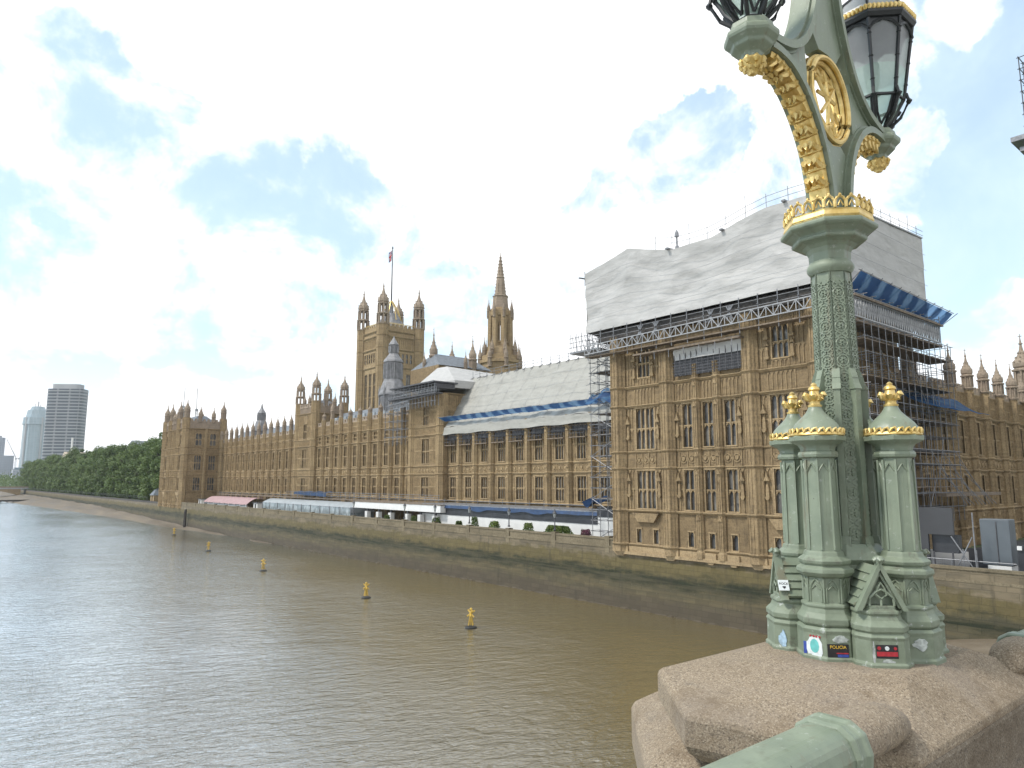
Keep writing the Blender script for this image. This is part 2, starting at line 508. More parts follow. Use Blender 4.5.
class Fr:
    """local frame of a wall: u along it, d outward, z up"""
    def __init__(s, x, y, ang):
        s.x, s.y, s.c, s.s, s.ang = x, y, math.cos(R(ang)), math.sin(R(ang)), ang

    def p(s, u, d, z):
        return (s.x + s.c * u + s.s * d, s.y + s.s * u - s.c * d, z)


ID = Fr(0, 0, 0)


class MB:
    def __init__(s):
        s.v, s.f, s.mi, s.cur = [], [], [], 0

    def add(s, vs, fs):
        o = len(s.v)
        s.v += vs
        for f in fs:
            s.f.append(tuple(i + o for i in f))
            s.mi.append(s.cur)

    def box(s, u0, u1, d0, d1, z0, z1, fr=ID):
        """in world terms with ID: x from u, y = -d"""
        s.add([fr.p(u, dd, z) for u in (u0, u1) for dd in (d0, d1) for z in (z0, z1)],
              [(0, 1, 3, 2), (4, 6, 7, 5), (0, 4, 5, 1), (2, 3, 7, 6), (0, 2, 6, 4), (1, 5, 7, 3)])

    def wbox(s, x0, x1, y0, y1, z0, z1):
        s.box(x0, x1, -y1, -y0, z0, z1)

    def loft(s, rings, cap0=True, cap1=True):
        n = len(rings[0])
        vs = [tuple(p) for r in rings for p in r]
        fs = []
        for i in range(len(rings) - 1):
            for j in range(n):
                k = (j + 1) % n
                fs.append((i * n + j, i * n + k, (i + 1) * n + k, (i + 1) * n + j))
        if cap0:
            fs.append(tuple(range(n - 1, -1, -1)))
        if cap1:
            fs.append(tuple((len(rings) - 1) * n + j for j in range(n)))
        s.add(vs, fs)

    def lathe(s, cx, cy, prof, n=8, rot=None, sx=1, sy=1):
        rot = math.pi / n if rot is None else rot
        s.loft([[(cx + r * sx * math.cos(rot + 2 * math.pi * j / n), cy + r * sy * math.sin(rot + 2 * math.pi * j / n), z)
                 for j in range(n)] for z, r in prof])

    def bar(s, a, b, r, n=4, r2=None):
        a, b = Vector(a), Vector(b)
        dv = b - a
        if dv.length < 1e-6:
            return
        dv.normalize()
        up = Vector((0, 0, 1)) if abs(dv.z) < .9 else Vector((1, 0, 0))
        x = dv.cross(up).normalized()
        y = dv.cross(x)
        r2 = r if r2 is None else r2
        rings = []
        for p, rr in ((a, r), (b, r2)):
            rings.append([tuple(p + x * rr * math.cos(math.pi / n + 2 * math.pi * j / n) + y * rr * math.sin(math.pi / n + 2 * math.pi * j / n)) for j in range(n)])
        s.loft(rings)

    def path(s, pts, r, n=6, closed=False):
        pts = [Vector(p) for p in pts]
        rings = []
        m = len(pts)
        for i, p in enumerate(pts):
            a = pts[i - 1] if (i > 0 or closed) else p
            b = pts[(i + 1) % m] if (i < m - 1 or closed) else p
            dv = (b - a).normalized()
            up = Vector((0, 0, 1)) if abs(dv.z) < .95 else Vector((1, 0, 0))
            x = dv.cross(up).normalized()
            y = dv.cross(x)
            rr = r[i] if isinstance(r, (list, tuple)) else r
            rings.append([tuple(p + x * rr * math.cos(2 * math.pi * j / n) + y * rr * math.sin(2 * math.pi * j / n)) for j in range(n)])
        if closed:
            rings.append(rings[0])
        s.loft(rings, not closed, not closed)

    def prism(s, poly, d0, d1, fr=ID):
        """polygon in (u,z), extruded from d0 to d1"""
        s.loft([[fr.p(u, d0, z) for u, z in poly], [fr.p(u, d1, z) for u, z in poly]])

    def slab(s, poly, z0, z1):
        s.loft([[(x, y, z0) for x, y in poly], [(x, y, z1) for x, y in poly]])

    def build(s, name, mats, parent=None, smooth=False, off=None, recalc=True, bevel=0):
        o3 = Vector((0, 0, 0))
        q = parent
        while q is not None:
            o3 += q.location
            q = q.parent
        loc = Vector((0, 0, 0))
        if off is not None:
            loc = Vector(off) - o3
            o3 = Vector(off)
        me = bpy.data.meshes.new(name)
        me.from_pydata([(v[0] - o3.x, v[1] - o3.y, v[2] - o3.z) for v in s.v], [], s.f)
        if not isinstance(mats, (list, tuple)):
            mats = [mats]
        for m in mats:
            me.materials.append(MATS[m])
        if len(mats) > 1:
            me.polygons.foreach_set('material_index', s.mi)
        if recalc:
            bm = bmesh.new()
            bm.from_mesh(me)
            bmesh.ops.recalc_face_normals(bm, faces=bm.faces)
            if bevel:
                bmesh.ops.bevel(bm, geom=[e for e in bm.edges if e.is_manifold and e.calc_face_angle(0) > .5],
                                offset=bevel, segments=2, profile=.5, affect='EDGES', clamp_overlap=True)
            bm.to_mesh(me)
            bm.free()
        if smooth:
            me.polygons.foreach_set('use_smooth', [True] * len(me.polygons))
            me.set_sharp_from_angle(angle=R(smooth if smooth is not True else 40))
        me.update()
        o = bpy.data.objects.new(name, me)
        COL.objects.link(o)
        o.location = loc
        if parent is not None:
            o.parent = parent
        return o


def thing(name, label, cat, loc=(0, 0, 0), group=None):
    o = bpy.data.objects.new(name, None)
    o.empty_display_size = .2
    COL.objects.link(o)
    o.location = loc
    o['label'] = label
    o['category'] = cat
    if group:
        o['group'] = group
    return o


def tag(o, label, cat, group=None):
    o['label'] = label
    o['category'] = cat
    if group:
        o['group'] = group
    return o


def struct(name, mb, mat, kind='structure', **kw):
    o = mb.build(name, mat, **kw)
    o['kind'] = kind
    return o


def dup(root, loc, rotz=None, label=None):
    r = root.copy()
    COL.objects.link(r)
    r.location = loc
    if rotz is not None:
        r.rotation_euler = (0, 0, rotz)
    if label:
        r['label'] = label
    for ch in list(root.children):
        c = ch.copy()
        COL.objects.link(c)
        c.parent = r
        for g in list(ch.children):
            e = g.copy()
            COL.objects.link(e)
            e.parent = c
    return r


def inst(src_mesh, name, parent, world, rotz=0.0, scale=None):
    """one more object sharing mesh data, as a child of parent"""
    o = bpy.data.objects.new(name, src_mesh)
    COL.objects.link(o)
    q, o3, rz = parent, Vector((0, 0, 0)), 0
    while q is not None:
        o3 += q.location
        q = q.parent
    o.parent = parent
    o.location = Vector(world) - o3
    o.rotation_euler = (0, 0, rotz)
    if scale:
        o.scale = scale
    return o
# ------------------------------------------------------------------ ground, river, foreshore
mb = MB()
mb.wbox(-9000, 9000, -9000, 12000, -4.2, -4.0)
struct('river_bed', mb, 'mud')
mb = MB()
mb.add([(-262, -900, 0), (71, -900, 0), (71, 2600, 0), (-262, 2600, 0)], [(0, 1, 2, 3)])
struct('river_water', mb, 'river_water', recalc=False)
mb = MB()
mb.wbox(70.6, 6000, -1200, 6000, -3, 7.4)
mb.wbox(-6000, -240, -1200, 6000, -3, 7.2)
mb.wbox(-240, 70.6, 2300, 6000, -3, 7.0)
struct('ground', mb, 'ground_green')
mb = MB()
mb.wbox(70.9, 82.5, 63.6, 270.5, 7.3, 7.5)
struct('terrace_paving', mb, 'paving')
mb = MB()
mb.wbox(70.9, 140, -2, 33, 7.3, 7.52)
struct('yard_paving', mb, 'asphalt')


def foreshore(name, ys, edge, hgt, x1):
    mb = MB()
    nx = 14
    vs, fs = [], []
    for i, y in enumerate(ys):
        for j in range(nx + 1):
            f = j / nx
            xe = edge(y)
            x = xe - 7 + (x1 - xe + 7) * f
            z = -.9 + (hgt(y) + .9) * f ** .8
            z += (mnoise.noise((x * .16, y * .05, 3)) * .55 + mnoise.noise((x * .6, y * .22, 9)) * .22) * (.3 + f)
            vs.append((x, y, z))
    for i in range(len(ys) - 1):
        for j in range(nx):
            a = i * (nx + 1) + j
            fs.append((a, a + 1, a + nx + 2, a + nx + 1))
    mb.add(vs, fs)
    return struct(name, mb, 'mud', smooth=True)


def lerp_tab(tab):
    def f(y):
        for (a, b), (c, e) in zip(tab, tab[1:]):
            if y <= c:
                return b + (e - b) * (y - a) / (c - a)
        return tab[-1][1]
    return f


foreshore('foreshore', [150 + i * 5 for i in range(210)],
          lerp_tab([(100, 70.5), (200, 69.8), (270, 68.5), (300, 70), (422, 66), (600, 54), (742, 46), (1200, 38)]),
          lerp_tab([(100, -.2), (200, .25), (262, .9), (300, 2.0), (422, 3.8), (1200, 4.6)]), 72.5)
foreshore('foreshore', [-60 + i * 2 for i in range(56)],
          lerp_tab([(-60, 56), (10, 58), (24, 63), (36, 68), (60, 72)]),
          lerp_tab([(-60, 4.6), (12, 4.2), (22, 2.9), (30, 1.4), (38, .2), (60, -.8)]), 70.6)

# ------------------------------------------------------------------ embankment wall along the river
emb = thing('embankment_wall', 'long granite river wall with dark green weed line, running below the stone palace', 'river wall', (70, 150, 0))
mb = MB()
for y0, y1, top in ((-40, 33.6, 8.15), (33.6, 63.5, 7.1), (63.5, 270.7, 7.45), (270.7, 299.7, 6.35), (299.7, 1000, 7.3)):
    mb.loft([[(69.3, y0, -3), (69.3, y1, -3), (70.8, y1, -3), (70.8, y0, -3)],
             [(69.62, y0, 3), (69.62, y1, 3), (70.8, y1, 3), (70.8, y0, 3)],
             [(69.95, y0, top), (69.95, y1, top), (70.8, y1, top), (70.8, y0, top)]])
mb.build('wall_face', 'river_wall', emb)
mb = MB()
rr = random.Random(4)
y = 36.0
while y < 268:   # rubble at the foot of the wall, a broken line
    l = rr.uniform(1.2, 4.0)
    if rr.random() < .8:
        mb.loft([[(69.25 - rr.random() * .3 * f, y + l * q, -.3 + .42 * rr.random() * f), (69.6, y + l * q, .25 * f)] + [(69.6, y + l * q, -.6), (68.9, y + l * q, -.6)] for q, f in ((0, .4), (.3, 1), (.7, .9), (1, .4))])
    y += l
mb.build('footing', 'river_wall', emb)
mb = MB()
for y0, y1 in ((63.6, 270.6), (-40, 33.5)):
    mb.wbox(69.86, 70.7, y0, y1, 7.3, 7.55)
    mb.wbox(70.02, 70.5, y0, y1, 7.55, 8.35)
    mb.wbox(69.92, 70.6, y0, y1, 8.35, 8.58)
mb.build('parapet', 'stone_parapet', emb)
mb = MB()
mb.wbox(69.9, 70.6, 299.8, 1000, 7.2, 7.9)
mb.build('garden_kerb', 'timber_dark', emb)
PIER_Y = [65.0 + 10.45 * k for k in range(20)]
mb = MB()
for y in PIER_Y:
    mb.wbox(69.87, 70.62, y - .4, y + .4, 6.6, 8.66)
    mb.wbox(69.84, 70.66, y - .46, y + .46, 8.66, 8.76)
mb.build('parapet_piers', 'stone_parapet', emb)['kind'] = 'stuff'
mb = MB()
mb.wbox(69.5, 69.98, 36, 62.6, 6.75, 7.1)
mb.build('ledge', 'stone_pale', emb)

# ------------------------------------------------------------------ stone building kit
WIN = {}


def window_mesh(w_, h, lights, rows=1, deep=.34, arch=True):
    key = (w_, h, lights, rows, arch)
    if key in WIN:
        return WIN[key]
    g = MB()
    g.box(-w_ / 2, w_ / 2, -deep - .04, -deep, 0, h)
    t = MB()
    t.box(-w_ / 2 - .14, w_ / 2 + .14, -.2, .10, -.16, 0)          # sill
    t.box(-w_ / 2 - .14, w_ / 2 + .14, -.1, .12, h, h + .16)        # label mould
    t.box(-w_ / 2 - .14, -w_ / 2, -.1, .06, 0, h)
    t.box(w_ / 2, w_ / 2 + .14, -.1, .06, 0, h)
    lw = w_ / lights
    for k in range(1, lights):
        thick = .05 if (lights != 4 or k != 2) else .13
        t.box(-w_ / 2 + k * lw - thick, -w_ / 2 + k * lw + thick, -deep + .003, -.06, 0, h)
    for q in range(rows):
        z = h * (q + 1) / (rows + 1) if rows > 0 else 0
        t.box(-w_ / 2 + .002, w_ / 2 - .002, -deep + .006, -.09, z - .07, z + .07)
    tops = [h] + ([h * (q + 1) / (rows + 1) - .1 for q in range(rows)] if arch else [])
    for zt in tops:
        for k in range(lights):
            a, b = -w_ / 2 + k * lw, -w_ / 2 + (k + 1) * lw
            c = (a + b) / 2
            hh = lw * .62
            t.prism([(a, zt - hh), (a, zt), (c - .02, zt), (a + lw * .2, zt - hh * .42)], -deep + .004, -.12)
            t.prism([(b, zt - hh), (b - lw * .2, zt - hh * .42), (c + .02, zt), (b, zt)], -deep + .004, -.12)
    gm = g.build('window', 'window_glass')
    tm = t.build('tracery', 'stone_pale')
    res = (gm.data, tm.data)
    for o in (gm, tm):
        bpy.data.objects.remove(o)
    WIN[key] = res
    return res


def add_window(root, fr, u, z, w_, h, lights, rows=1, arch=True):
    g, t = window_mesh(w_, h, lights, rows, arch=arch)
    o = inst(g, 'window', root, fr.p(u, 0, z), R(fr.ang))
    q = bpy.data.objects.new('tracery', t)
    COL.objects.link(q)
    q.parent = o
    return o


def wall(mb, fr, u0, u1, z0, z1, ops=(), th=.7, d=0.0):
    us = sorted({u0, u1} | {o[0] for o in ops} | {o[1] for o in ops})
    for a, b in zip(us, us[1:]):
        m = (a + b) / 2
        holes = sorted([(o[2], o[3]) for o in ops if o[0] < m < o[1]])
        z = z0
        for h0, h1 in holes:
            if h0 > z + 1e-4:
                mb.box(a, b, d - th, d, z, h0, fr)
            z = h1
        if z1 > z + 1e-4:
            mb.box(a, b, d - th, d, z, z1, fr)


def panels(mb, fr, u0, u1, z0, z1, pitch=.55, dep=.09, d=0.0, heads=True, mids=0):
    """blind tracery: ribs, cusped heads, cross bars standing proud of the wall"""
    n = max(1, round((u1 - u0) / pitch))
    pw = (u1 - u0) / n
    for k in range(n + 1):
        u = u0 + k * pw
        mb.box(u - .05, u + .05, d, d + dep, z0, z1, fr)
    for k in range(n):
        a = u0 + k * pw + .05
        b = a + pw - .1
        if heads:
            for zt in [z1] + [z0 + (z1 - z0) * (q + 1) / (mids + 1) for q in range(mids)]:
                hh = min(.4, (zt - z0) * .3)
                c = (a + b) / 2
                mb.prism([(a, zt - hh), (a, zt), (c, zt), (a + (b - a) * .2, zt - hh * .4)], d, d + dep - .012, fr)
                mb.prism([(b, zt - hh), (b - (b - a) * .2, zt - hh * .4), (c, zt), (b, zt)], d, d + dep - .012, fr)
    for q in range(mids):
        z = z0 + (z1 - z0) * (q + 1) / (mids + 1)
        mb.box(u0 + .051, u1 - .051, d, d + dep - .006, z - .02, z + .10, fr)


def shields(mb, fr, u0, u1, z0, z1, pitch=1.0, d=0.0):
    """square quatrefoil panels with a carved shield boss"""
    n = max(1, round((u1 - u0) / pitch))
    pw = (u1 - u0) / n
    for k in range(n):
        c = u0 + (k + .5) * pw
        zc = (z0 + z1) / 2
        r = min(pw, z1 - z0) * .5 - .06
        for ang in range(8):
            a0, a1 = ang * math.pi / 4, (ang + 1) * math.pi / 4
            mb.prism([(c + r * math.cos(a0), zc + r * math.sin(a0)), (c + r * math.cos(a1), zc + r * math.sin(a1)),
                      (c + (r - .12) * math.cos(a1), zc + (r - .12) * math.sin(a1)), (c + (r - .12) * math.cos(a0), zc + (r - .12) * math.sin(a0))], d, d + .09, fr)
        s_ = r * .5
        mb.prism([(c - s_, zc + s_), (c + s_, zc + s_), (c + s_ * .8, zc - s_ * .3), (c, zc - s_), (c - s_ * .8, zc - s_ * .3)], d, d + .13, fr)
    for k in range(n + 1):
        u = u0 + k * pw
        mb.box(u - .06, u + .06, d, d + .1, z0, z1, fr)


def string(mb, fr, u0, u1, z, proj=.25, h=.28, d=0.0):
    prof = [(d - .02, z - h), (d + proj * .35, z - h * .85), (d + proj, z - h * .2), (d + proj, z), (d - .02, z + h * .25)]
    mb.loft([[fr.p(u, dd, zz) for dd, zz in prof] for u in (u0, u1)])


def octo(mb, x, y, r, z0, z1, strings=(), ribs=True):
    prof = [(z0, r)]
    for z in sorted(strings):
        if z0 < z < z1:
            prof += [(z - .3, r), (z - .06, r + .2), (z + .04, r + .2), (z + .12, r)]
    prof.append((z1, r))
    mb.lathe(x, y, prof, 8)
    if ribs:
        lv = sorted([z for z in strings if z0 < z < z1])
        spans = list(zip([z0] + [z + .14 for z in lv], [z - .32 for z in lv] + [z1]))
        for j in range(8):
            for q in (-.5, 0, .5):
                a = j * math.pi / 4
                half = r * math.tan(math.pi / 8)
                ca, sa = math.cos(a), math.sin(a)
                ap = r * math.cos(math.pi / 8)
                px, py = x + ca * ap - sa * half * q * 1.7, y + sa * ap + ca * half * q * 1.7
                for a0, a1 in spans:
                    if a1 - a0 > .8:
                        mb.loft([[(px + ca * e - sa * f, py + sa * e + ca * f, z) for e, f in ((-.1, -.06), (.07, -.06), (.07, .06), (-.1, .06))] for z in (a0, a1)])


PIN = {}


def pinnacle_mesh(r, h, mat='stone_grey', n=8):
    key = (round(r, 2), round(h, 2), mat)
    if key in PIN:
        return PIN[key]
    m = MB()
    m.lathe(0, 0, [(0, r * .95), (h * .04, r * 1.1), (h * .06, r * .9), (h * .30, r * .86), (h * .32, r * 1.15), (h * .35, r * 1.18), (h * .37, r * .85),
                   (h * .40, r * 1.0), (h * .46, r * 1.02), (h * .52, r * .82), (h * .60, r * .48), (h * .70, r * .24), (h * .80, r * .12),
                   (h * .82, r * .26), (h * .84, r * .12), (h * .92, r * .05), (h, r * .03)], n)
    for j in range(n):        # crockets and little gables round the drum
        a = 2 * math.pi * j / n
        ca, sa = math.cos(a), math.sin(a)
        m.bar((ca * r * .92, sa * r * .92, h * .07), (ca * r * .92, sa * r * .92, h * .31), r * .12)
        for zz, rr_ in ((.48, .98), (.56, .68), (.64, .4)):
            m.wbox(ca * r * rr_ - r * .06, ca * r * rr_ + r * .06, sa * r * rr_ - r * .06, sa * r * rr_ + r * .06, h * zz, h * zz + r * .16)
    m.wbox(-r * .04, r * .04, -r * .2, r * .2, h * .95, h * .962)
    o = m.build('pinnacle', mat)
    PIN[key] = o.data
    bpy.data.objects.remove(o)
    return PIN[key]


def lantern_mesh(r, h, mat='stone_grey', n=8):
    """open two-stage turret top with ogee cap: the sky shows between its posts"""
    key = ('lan', round(r, 2), round(h, 2), mat)
    if key in PIN:
        return PIN[key]
    m = MB()
    for z0, z1, rr_ in ((0, .22, 1.0), (.27, .46, .86)):
        for j in range(n):
            a = math.pi / n + 2 * math.pi * j / n
            m.bar((math.cos(a) * r * rr_, math.sin(a) * r * rr_, h * z0), (math.cos(a) * r * rr_, math.sin(a) * r * rr_, h * z1), r * .19)
        m.lathe(0, 0, [(h * z1 - .001, r * rr_ * 1.02), (h * (z1 + .015), r * rr_ * 1.2), (h * (z1 + .035), r * rr_ * 1.2), (h * (z1 + .05), r * rr_ * .95)], n)
        m.lathe(0, 0, [(h * z0, r * .25), (h * z1, r * .25)], 6)
    m.lathe(0, 0, [(0, r * 1.15), (h * .02, r * 1.15), (h * .021, r)], n)
    m.lathe(0, 0, [(h * .50, r * .82), (h * .53, r * 1.0), (h * .58, r * .98), (h * .64, r * .75), (h * .71, r * .42), (h * .80, r * .2), (h * .88, r * .1),
                   (h * .895, r * .22), (h * .91, r * .1), (h, r * .03)], n)
    for j in range(n):
        a = math.pi / n + 2 * math.pi * j / n
        for zz, rr_ in ((.52, .98), (.60, .9), (.67, .6)):
            m.wbox(math.cos(a) * r * rr_ - r * .07, math.cos(a) * r * rr_ + r * .07, math.sin(a) * r * rr_ - r * .07, math.sin(a) * r * rr_ + r * .07, h * zz, h * zz + r * .18)
    o = m.build('pinnacle', mat)
    PIN[key] = o.data
    bpy.data.objects.remove(o)
    return PIN[key]


BUT = {}


def buttress_mesh(z0, z1, w_=1.15, proj=.8, strings=(), mat='stone_gold_sunny'):
    key = (z0, z1, w_, proj, tuple(strings), mat)
    if key in BUT:
        return BUT[key]
    m = MB()

    def ring(k, z):
        h = w_ / 2 + k
        p_ = proj + k
        return [(-h, .02, z), (-h, -p_ * .45, z), (-h * .55, -p_, z), (h * .55, -p_, z), (h, -p_ * .45, z), (h, .02, z)]
    rings = [ring(.12, z0), ring(.12, z0 + .7), ring(0, z0 + .95)]
    for z in sorted(strings):
        if z0 + 1.2 < z < z1 - .2:
            rings += [ring(0, z - .32), ring(.17, z - .06), ring(.17, z + .03), ring(0, z + .13)]
    rings.append(ring(0, z1))
    m.loft(rings)
    lv = sorted([z for z in strings if z0 + 1.2 < z < z1 - .2])
    for a, b in zip([z0 + 1.0] + [z + .2 for z in lv], [z - .4 for z in lv] + [z1 - .1]):
        for u in (-w_ * .26, 0, w_ * .26):
            m.box(u - .045, u + .045, proj - .02, proj + .06, a, b)
        # niche canopy
        m.prism([(-w_ * .27, b - .5), (w_ * .27, b - .5), (0, b + .1)], proj - .02, proj + .14)
    o = m.build('buttress', mat)
    BUT[key] = o.data
    bpy.data.objects.remove(o)
    return BUT[key]


def merlons(mb, fr, u0, u1, z, pitch=1.5, w_=.85, h=.8, th=.35, d=0.0):
    n = max(1, round((u1 - u0) / pitch))
    pw = (u1 - u0) / n
    mb.box(u0, u1, d - th + .003, d + .04, z - .25, z + .18, fr)
    for k in range(n):
        c = u0 + (k + .5) * pw
        mb.box(c - w_ / 2, c + w_ / 2, d - th, d + .05, z, z + h, fr)
        mb.prism([(c - w_ / 2 - .08, z + h), (c + w_ / 2 + .08, z + h), (c, z + h + .22)], d - th - .05, d + .1, fr)


# ------------------------------------------------------------------ end pavilions
S1, S2, S3, S4, S5 = 12.35, 17.65, 19.75, 25.7, 28.2


def pavilion(name, label, ys, yn, complete):
    root = thing(name, label, 'building', (77, (ys + yn) / 2, 6.3))
    X0, X1 = 70.0, 84.0
    L = ys - yn
    top = 35.0
    zb = 6.3 if complete else 7.08
    E = Fr(X0, ys, -90)
    N = Fr(X0, yn, 0)
    SS = Fr(X1, ys, 180)
    Wf = Fr(X1, yn, 90)
    wl, tr = MB(), MB()
    st_a, st_b = ('stone_gold', 'stone_gold_sunny') if complete else ('stone_sooty', 'stone_sooty_light')
    win = []   # (fr,u,z,w,h,lights,rows)

    def col(u, w_, lights, fr, zs=((12.6, 4.7), (20.05, 5.2))):
        for z, h in zs:
            win.append((fr, u, z, w_, h, lights, 1))
    mids = (11.8, 14.75, 17.7)
    bigs = (5.25, L - 5.25)
    for u in bigs:
        col(u, 2.9, 4, E)
        win.append((E, u, 29.3, 1.9, 3.6, 3, 1))
    for u in mids:
        col(u, 1.35, 2, E)
    if complete:
        for u in mids:
            win.append((E, u, 29.3, 1.2, 3.4, 2, 1))
    for u in (3.9, 6.6, L - 6.6, L - 3.9) + mids:
        win.append((E, u, 8.3, .72, 1.7, 1, 0))
    for u in (4.6, 9.6):
        for fr in (N, SS):
            col(u, 2.3, 3, fr)
            win.append((fr, u, 28.9, 2.1, 4.4, 2, 1))
    for fr, ln in ((E, L), (N, 14.0), (SS, 14.0), (Wf, L)):
        ops = [(w_[1] - w_[3] / 2, w_[1] + w_[3] / 2, w_[2], w_[2] + w_[4]) for w_ in win if w_[0] is fr]
        wall(wl, fr, .75 if fr in (N, SS) else 0, ln - (.75 if fr in (N, SS) else 0), zb, top, ops)
    wl.wbox(X0 + .75, X1 - .75, yn + .75, ys - .75, zb, zb + .3)
    wl.build('wall', st_a, root)
    for w_ in win:
        add_window(root, *w_[:6], rows=w_[6])
    # mouldings and blind tracery
    sc = MB()
    for fr, ln in ((E, L), (N, 14.0)):
        for z, pj in ((S1, .4), (S2, .2), (S3, .2), (S4, .4), (S5, .36), (top, .55)):
            string(sc, fr, .3, ln - .3, z, pj, .34 if pj > .3 else .22)
        string(sc, fr, .3, ln - .3, 7.6 if complete else 8.1, .3, .3)
    for fr, z in ((SS, S1), (SS, S4), (SS, S5), (SS, top), (Wf, top)):
        string(sc, fr, .3, (14 if fr is SS else L) - .3, z, .35, .34)
    sc.build('string_course', 'stone_pale', root)
    spans = [(1.6, 3.6), (6.9, 8.0), (9.9, 11.0), (12.6, 14.0), (15.5, 16.9), (18.5, 19.6), (L - 8.0, L - 6.9), (L - 3.6, L - 1.6)]
    for a, b in spans:
        panels(tr, E, a, b, 12.5, 17.4, .5, mids=1)
        panels(tr, E, a, b, 19.95, 25.3, .5, mids=1)
        if complete or a < 8 or a > L - 9:
            panels(tr, E, a, b, 28.4, 34.6, .5, mids=2)
    for u in bigs:
        shields(tr, E, u - 1.6, u + 1.6, S2 + .08, S3 - .25, 1.07)
        panels(tr, E, u - 1.0, u + 1.0, 28.35, 29.05, .5)
        panels(tr, E, u - 1.6, u + 1.6, S4 + .1, S5 - .4, .53)
        tr.prism([(u - 2.1, 12.0), (u + 2.1, 12.0), (u + 1.3, 10.9), (u - 1.3, 10.9)], 0, .45, E)   # corbelled oriel foot
        for du in (-1.5, 1.5):       # carved figures on brackets beside the attic window
            for z in (29.2, 31.4):
                tr.prism([(u + du - .25, z), (u + du + .25, z), (u + du + .3, z + .3), (u + du - .3, z + .3)], 0, .4, E)
                tr.box(u + du - .17, u + du + .17, 0, .3, z + .3, z + 1.35, E)
                tr.prism([(u + du - .28, z + 1.5), (u + du + .28, z + 1.5), (u + du, z + 2.0)], 0, .32, E)
    for a, b in spans[:3] + spans[5:]:       # canopied figures on the flat strips
        u = (a + b) / 2
        for z in (14.3, 21.6):
            tr.prism([(u - .12, z - .35), (u + .12, z - .35), (u + .3, z), (u - .3, z)], 0, .38, E)
            tr.prism([(u - .2, z), (u + .2, z), (u + .16, z + 1.0), (u + .1, z + 1.35), (u - .1, z + 1.35), (u - .16, z + 1.0)], 0, .3, E)
            tr.prism([(u - .34, z + 1.7), (u + .34, z + 1.7), (u + .12, z + 2.2), (u, z + 2.75), (u - .12, z + 2.2)], 0, .4, E)
    for a, b in ((10.2, 13.2), (13.3, 16.2), (16.3, 19.3)):
        shields(tr, E, a + .3, b - .3, S2 + .08, S3 - .25, 1.2)
        panels(tr, E, a, b, S4 + .1, S5 - .4, .5)
        if complete:
            panels(tr, E, a, b, 32.9, 34.6, .5)
    for a, b in ((1.6, 3.3), (5.9, 6.6), (7.6, 8.3), (10.9, 12.4)):
        panels(tr, N, a, b, 12.5, 17.4, .5, mids=1)
        panels(tr, N, a, b, 19.95, 25.3, .5, mids=1)
        panels(tr, N, a, b, 28.4, 34.6, .5, mids=1)
    for a, b in ((1.6, 12.4),):
        shields(tr, N, a, b, S2 + .08, S3 - .25, 1.15)
        panels(tr, N, a, b, S4 + .1, S5 - .4, .5)
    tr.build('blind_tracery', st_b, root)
    # octagonal corner turrets and the flat buttresses between the bays
    strs = (7.6 if complete else 8.1, 12.35, 17.65, 19.75, 25.7, 28.2, 35.0)
    spots = [(X0 + .35, ys - .9, 1.35), (X0 + .25, ys - 8.95, 1.15), (X0 + .25, yn + 8.95, 1.15), (X0 + .35, yn + .9, 1.35),
             (X1 - .9, yn + .6, 1.3), (X1 - .9, ys - .6, 1.3)]
    for x, y, r in spots:
        m = MB()
        octo(m, x, y, r, zb, 38.9 if complete else 35.0, strs)
        m.build('turret', st_b, root)
    for u in (13.25, 16.2):
        inst(buttress_mesh(zb, 35.0 if complete else 30, .95, .5, strs, st_b), 'buttress', root, E.p(u, 0, 0), R(-90))
    if complete:
        inst(buttress_mesh(6.3, 35.0, .95, .5, strs, st_b), 'buttress', root, N.p(7.1, 0, 0), 0)
        pr = MB()
        for fr, ln in ((E, L), (N, 14.0), (SS, 14), (Wf, L)):
            wall(pr, fr, .6, ln - .6, 35.0, 37.6, th=.45, d=-.05)
            panels(pr, fr, 1.6, ln - 1.6, 35.2, 37.4, .6, d=-.05)
            merlons(pr, fr, 1.2, ln - 1.2, 37.6, 1.5)
        pr.build('parapet', 'stone_grey', root)
        for x, y, r in spots:
            inst(pinnacle_mesh(r * .78, 7.4), 'pinnacle', root, (x, y, 38.9))
        for u in (4.8, 9.5):
            inst(pinnacle_mesh(.75, 6.4), 'pinnacle', root, N.p(u, -.2, 37.4))
        for u in (13.25, 16.2):
            inst(pinnacle_mesh(.65, 6.0), 'pinnacle', root, E.p(u, -.2, 37.4))
        rf = MB()
        rf.loft([[(X0 + .6, yn + .6, 35.5), (X1 - .6, yn + .6, 35.5), (X1 - .6, ys - .6, 35.5), (X0 + .6, ys - .6, 35.5)],
                 [(75.5, yn + 6, 40.2), (78.5, yn + 6, 40.2), (78.5, ys - 6, 40.2), (75.5, ys - 6, 40.2)]])
        rf.build('roof', 'slate', root)
    else:
        # worn blocks along the foot of the wall
        fb = MB()
        for u, w_ in ((.9, 2.6), (8.9, 2.4), (14.6, 1.5), (17.6, 1.5), (20.6, 2.2), (28.4, 2.5)):
            fb.prism([(u - w_ / 2, 7.1), (u - w_ / 2, 7.75), (u + w_ / 2, 7.75), (u + w_ / 2, 7.1), (u + w_ * .2, 6.5), (u - w_ * .2, 6.5)], -.2, .4, E)
        fb.prism([(.3, 7.1), (L - .3, 7.1), (L - .3, 7.8), (.3, 7.8)], -.2, .18, E)
        fb.build('plinth', 'stone_pale', root)
    return root


npav = pavilion('palace_pavilion', 'nearest stone pavilion rising from the river with white sheeting over its top', 63.4, 33.9, False)
spav = pavilion('palace_pavilion', 'far stone end pavilion of the palace with eight pinnacles, standing beside the trees', 299.9, 270.5, True)

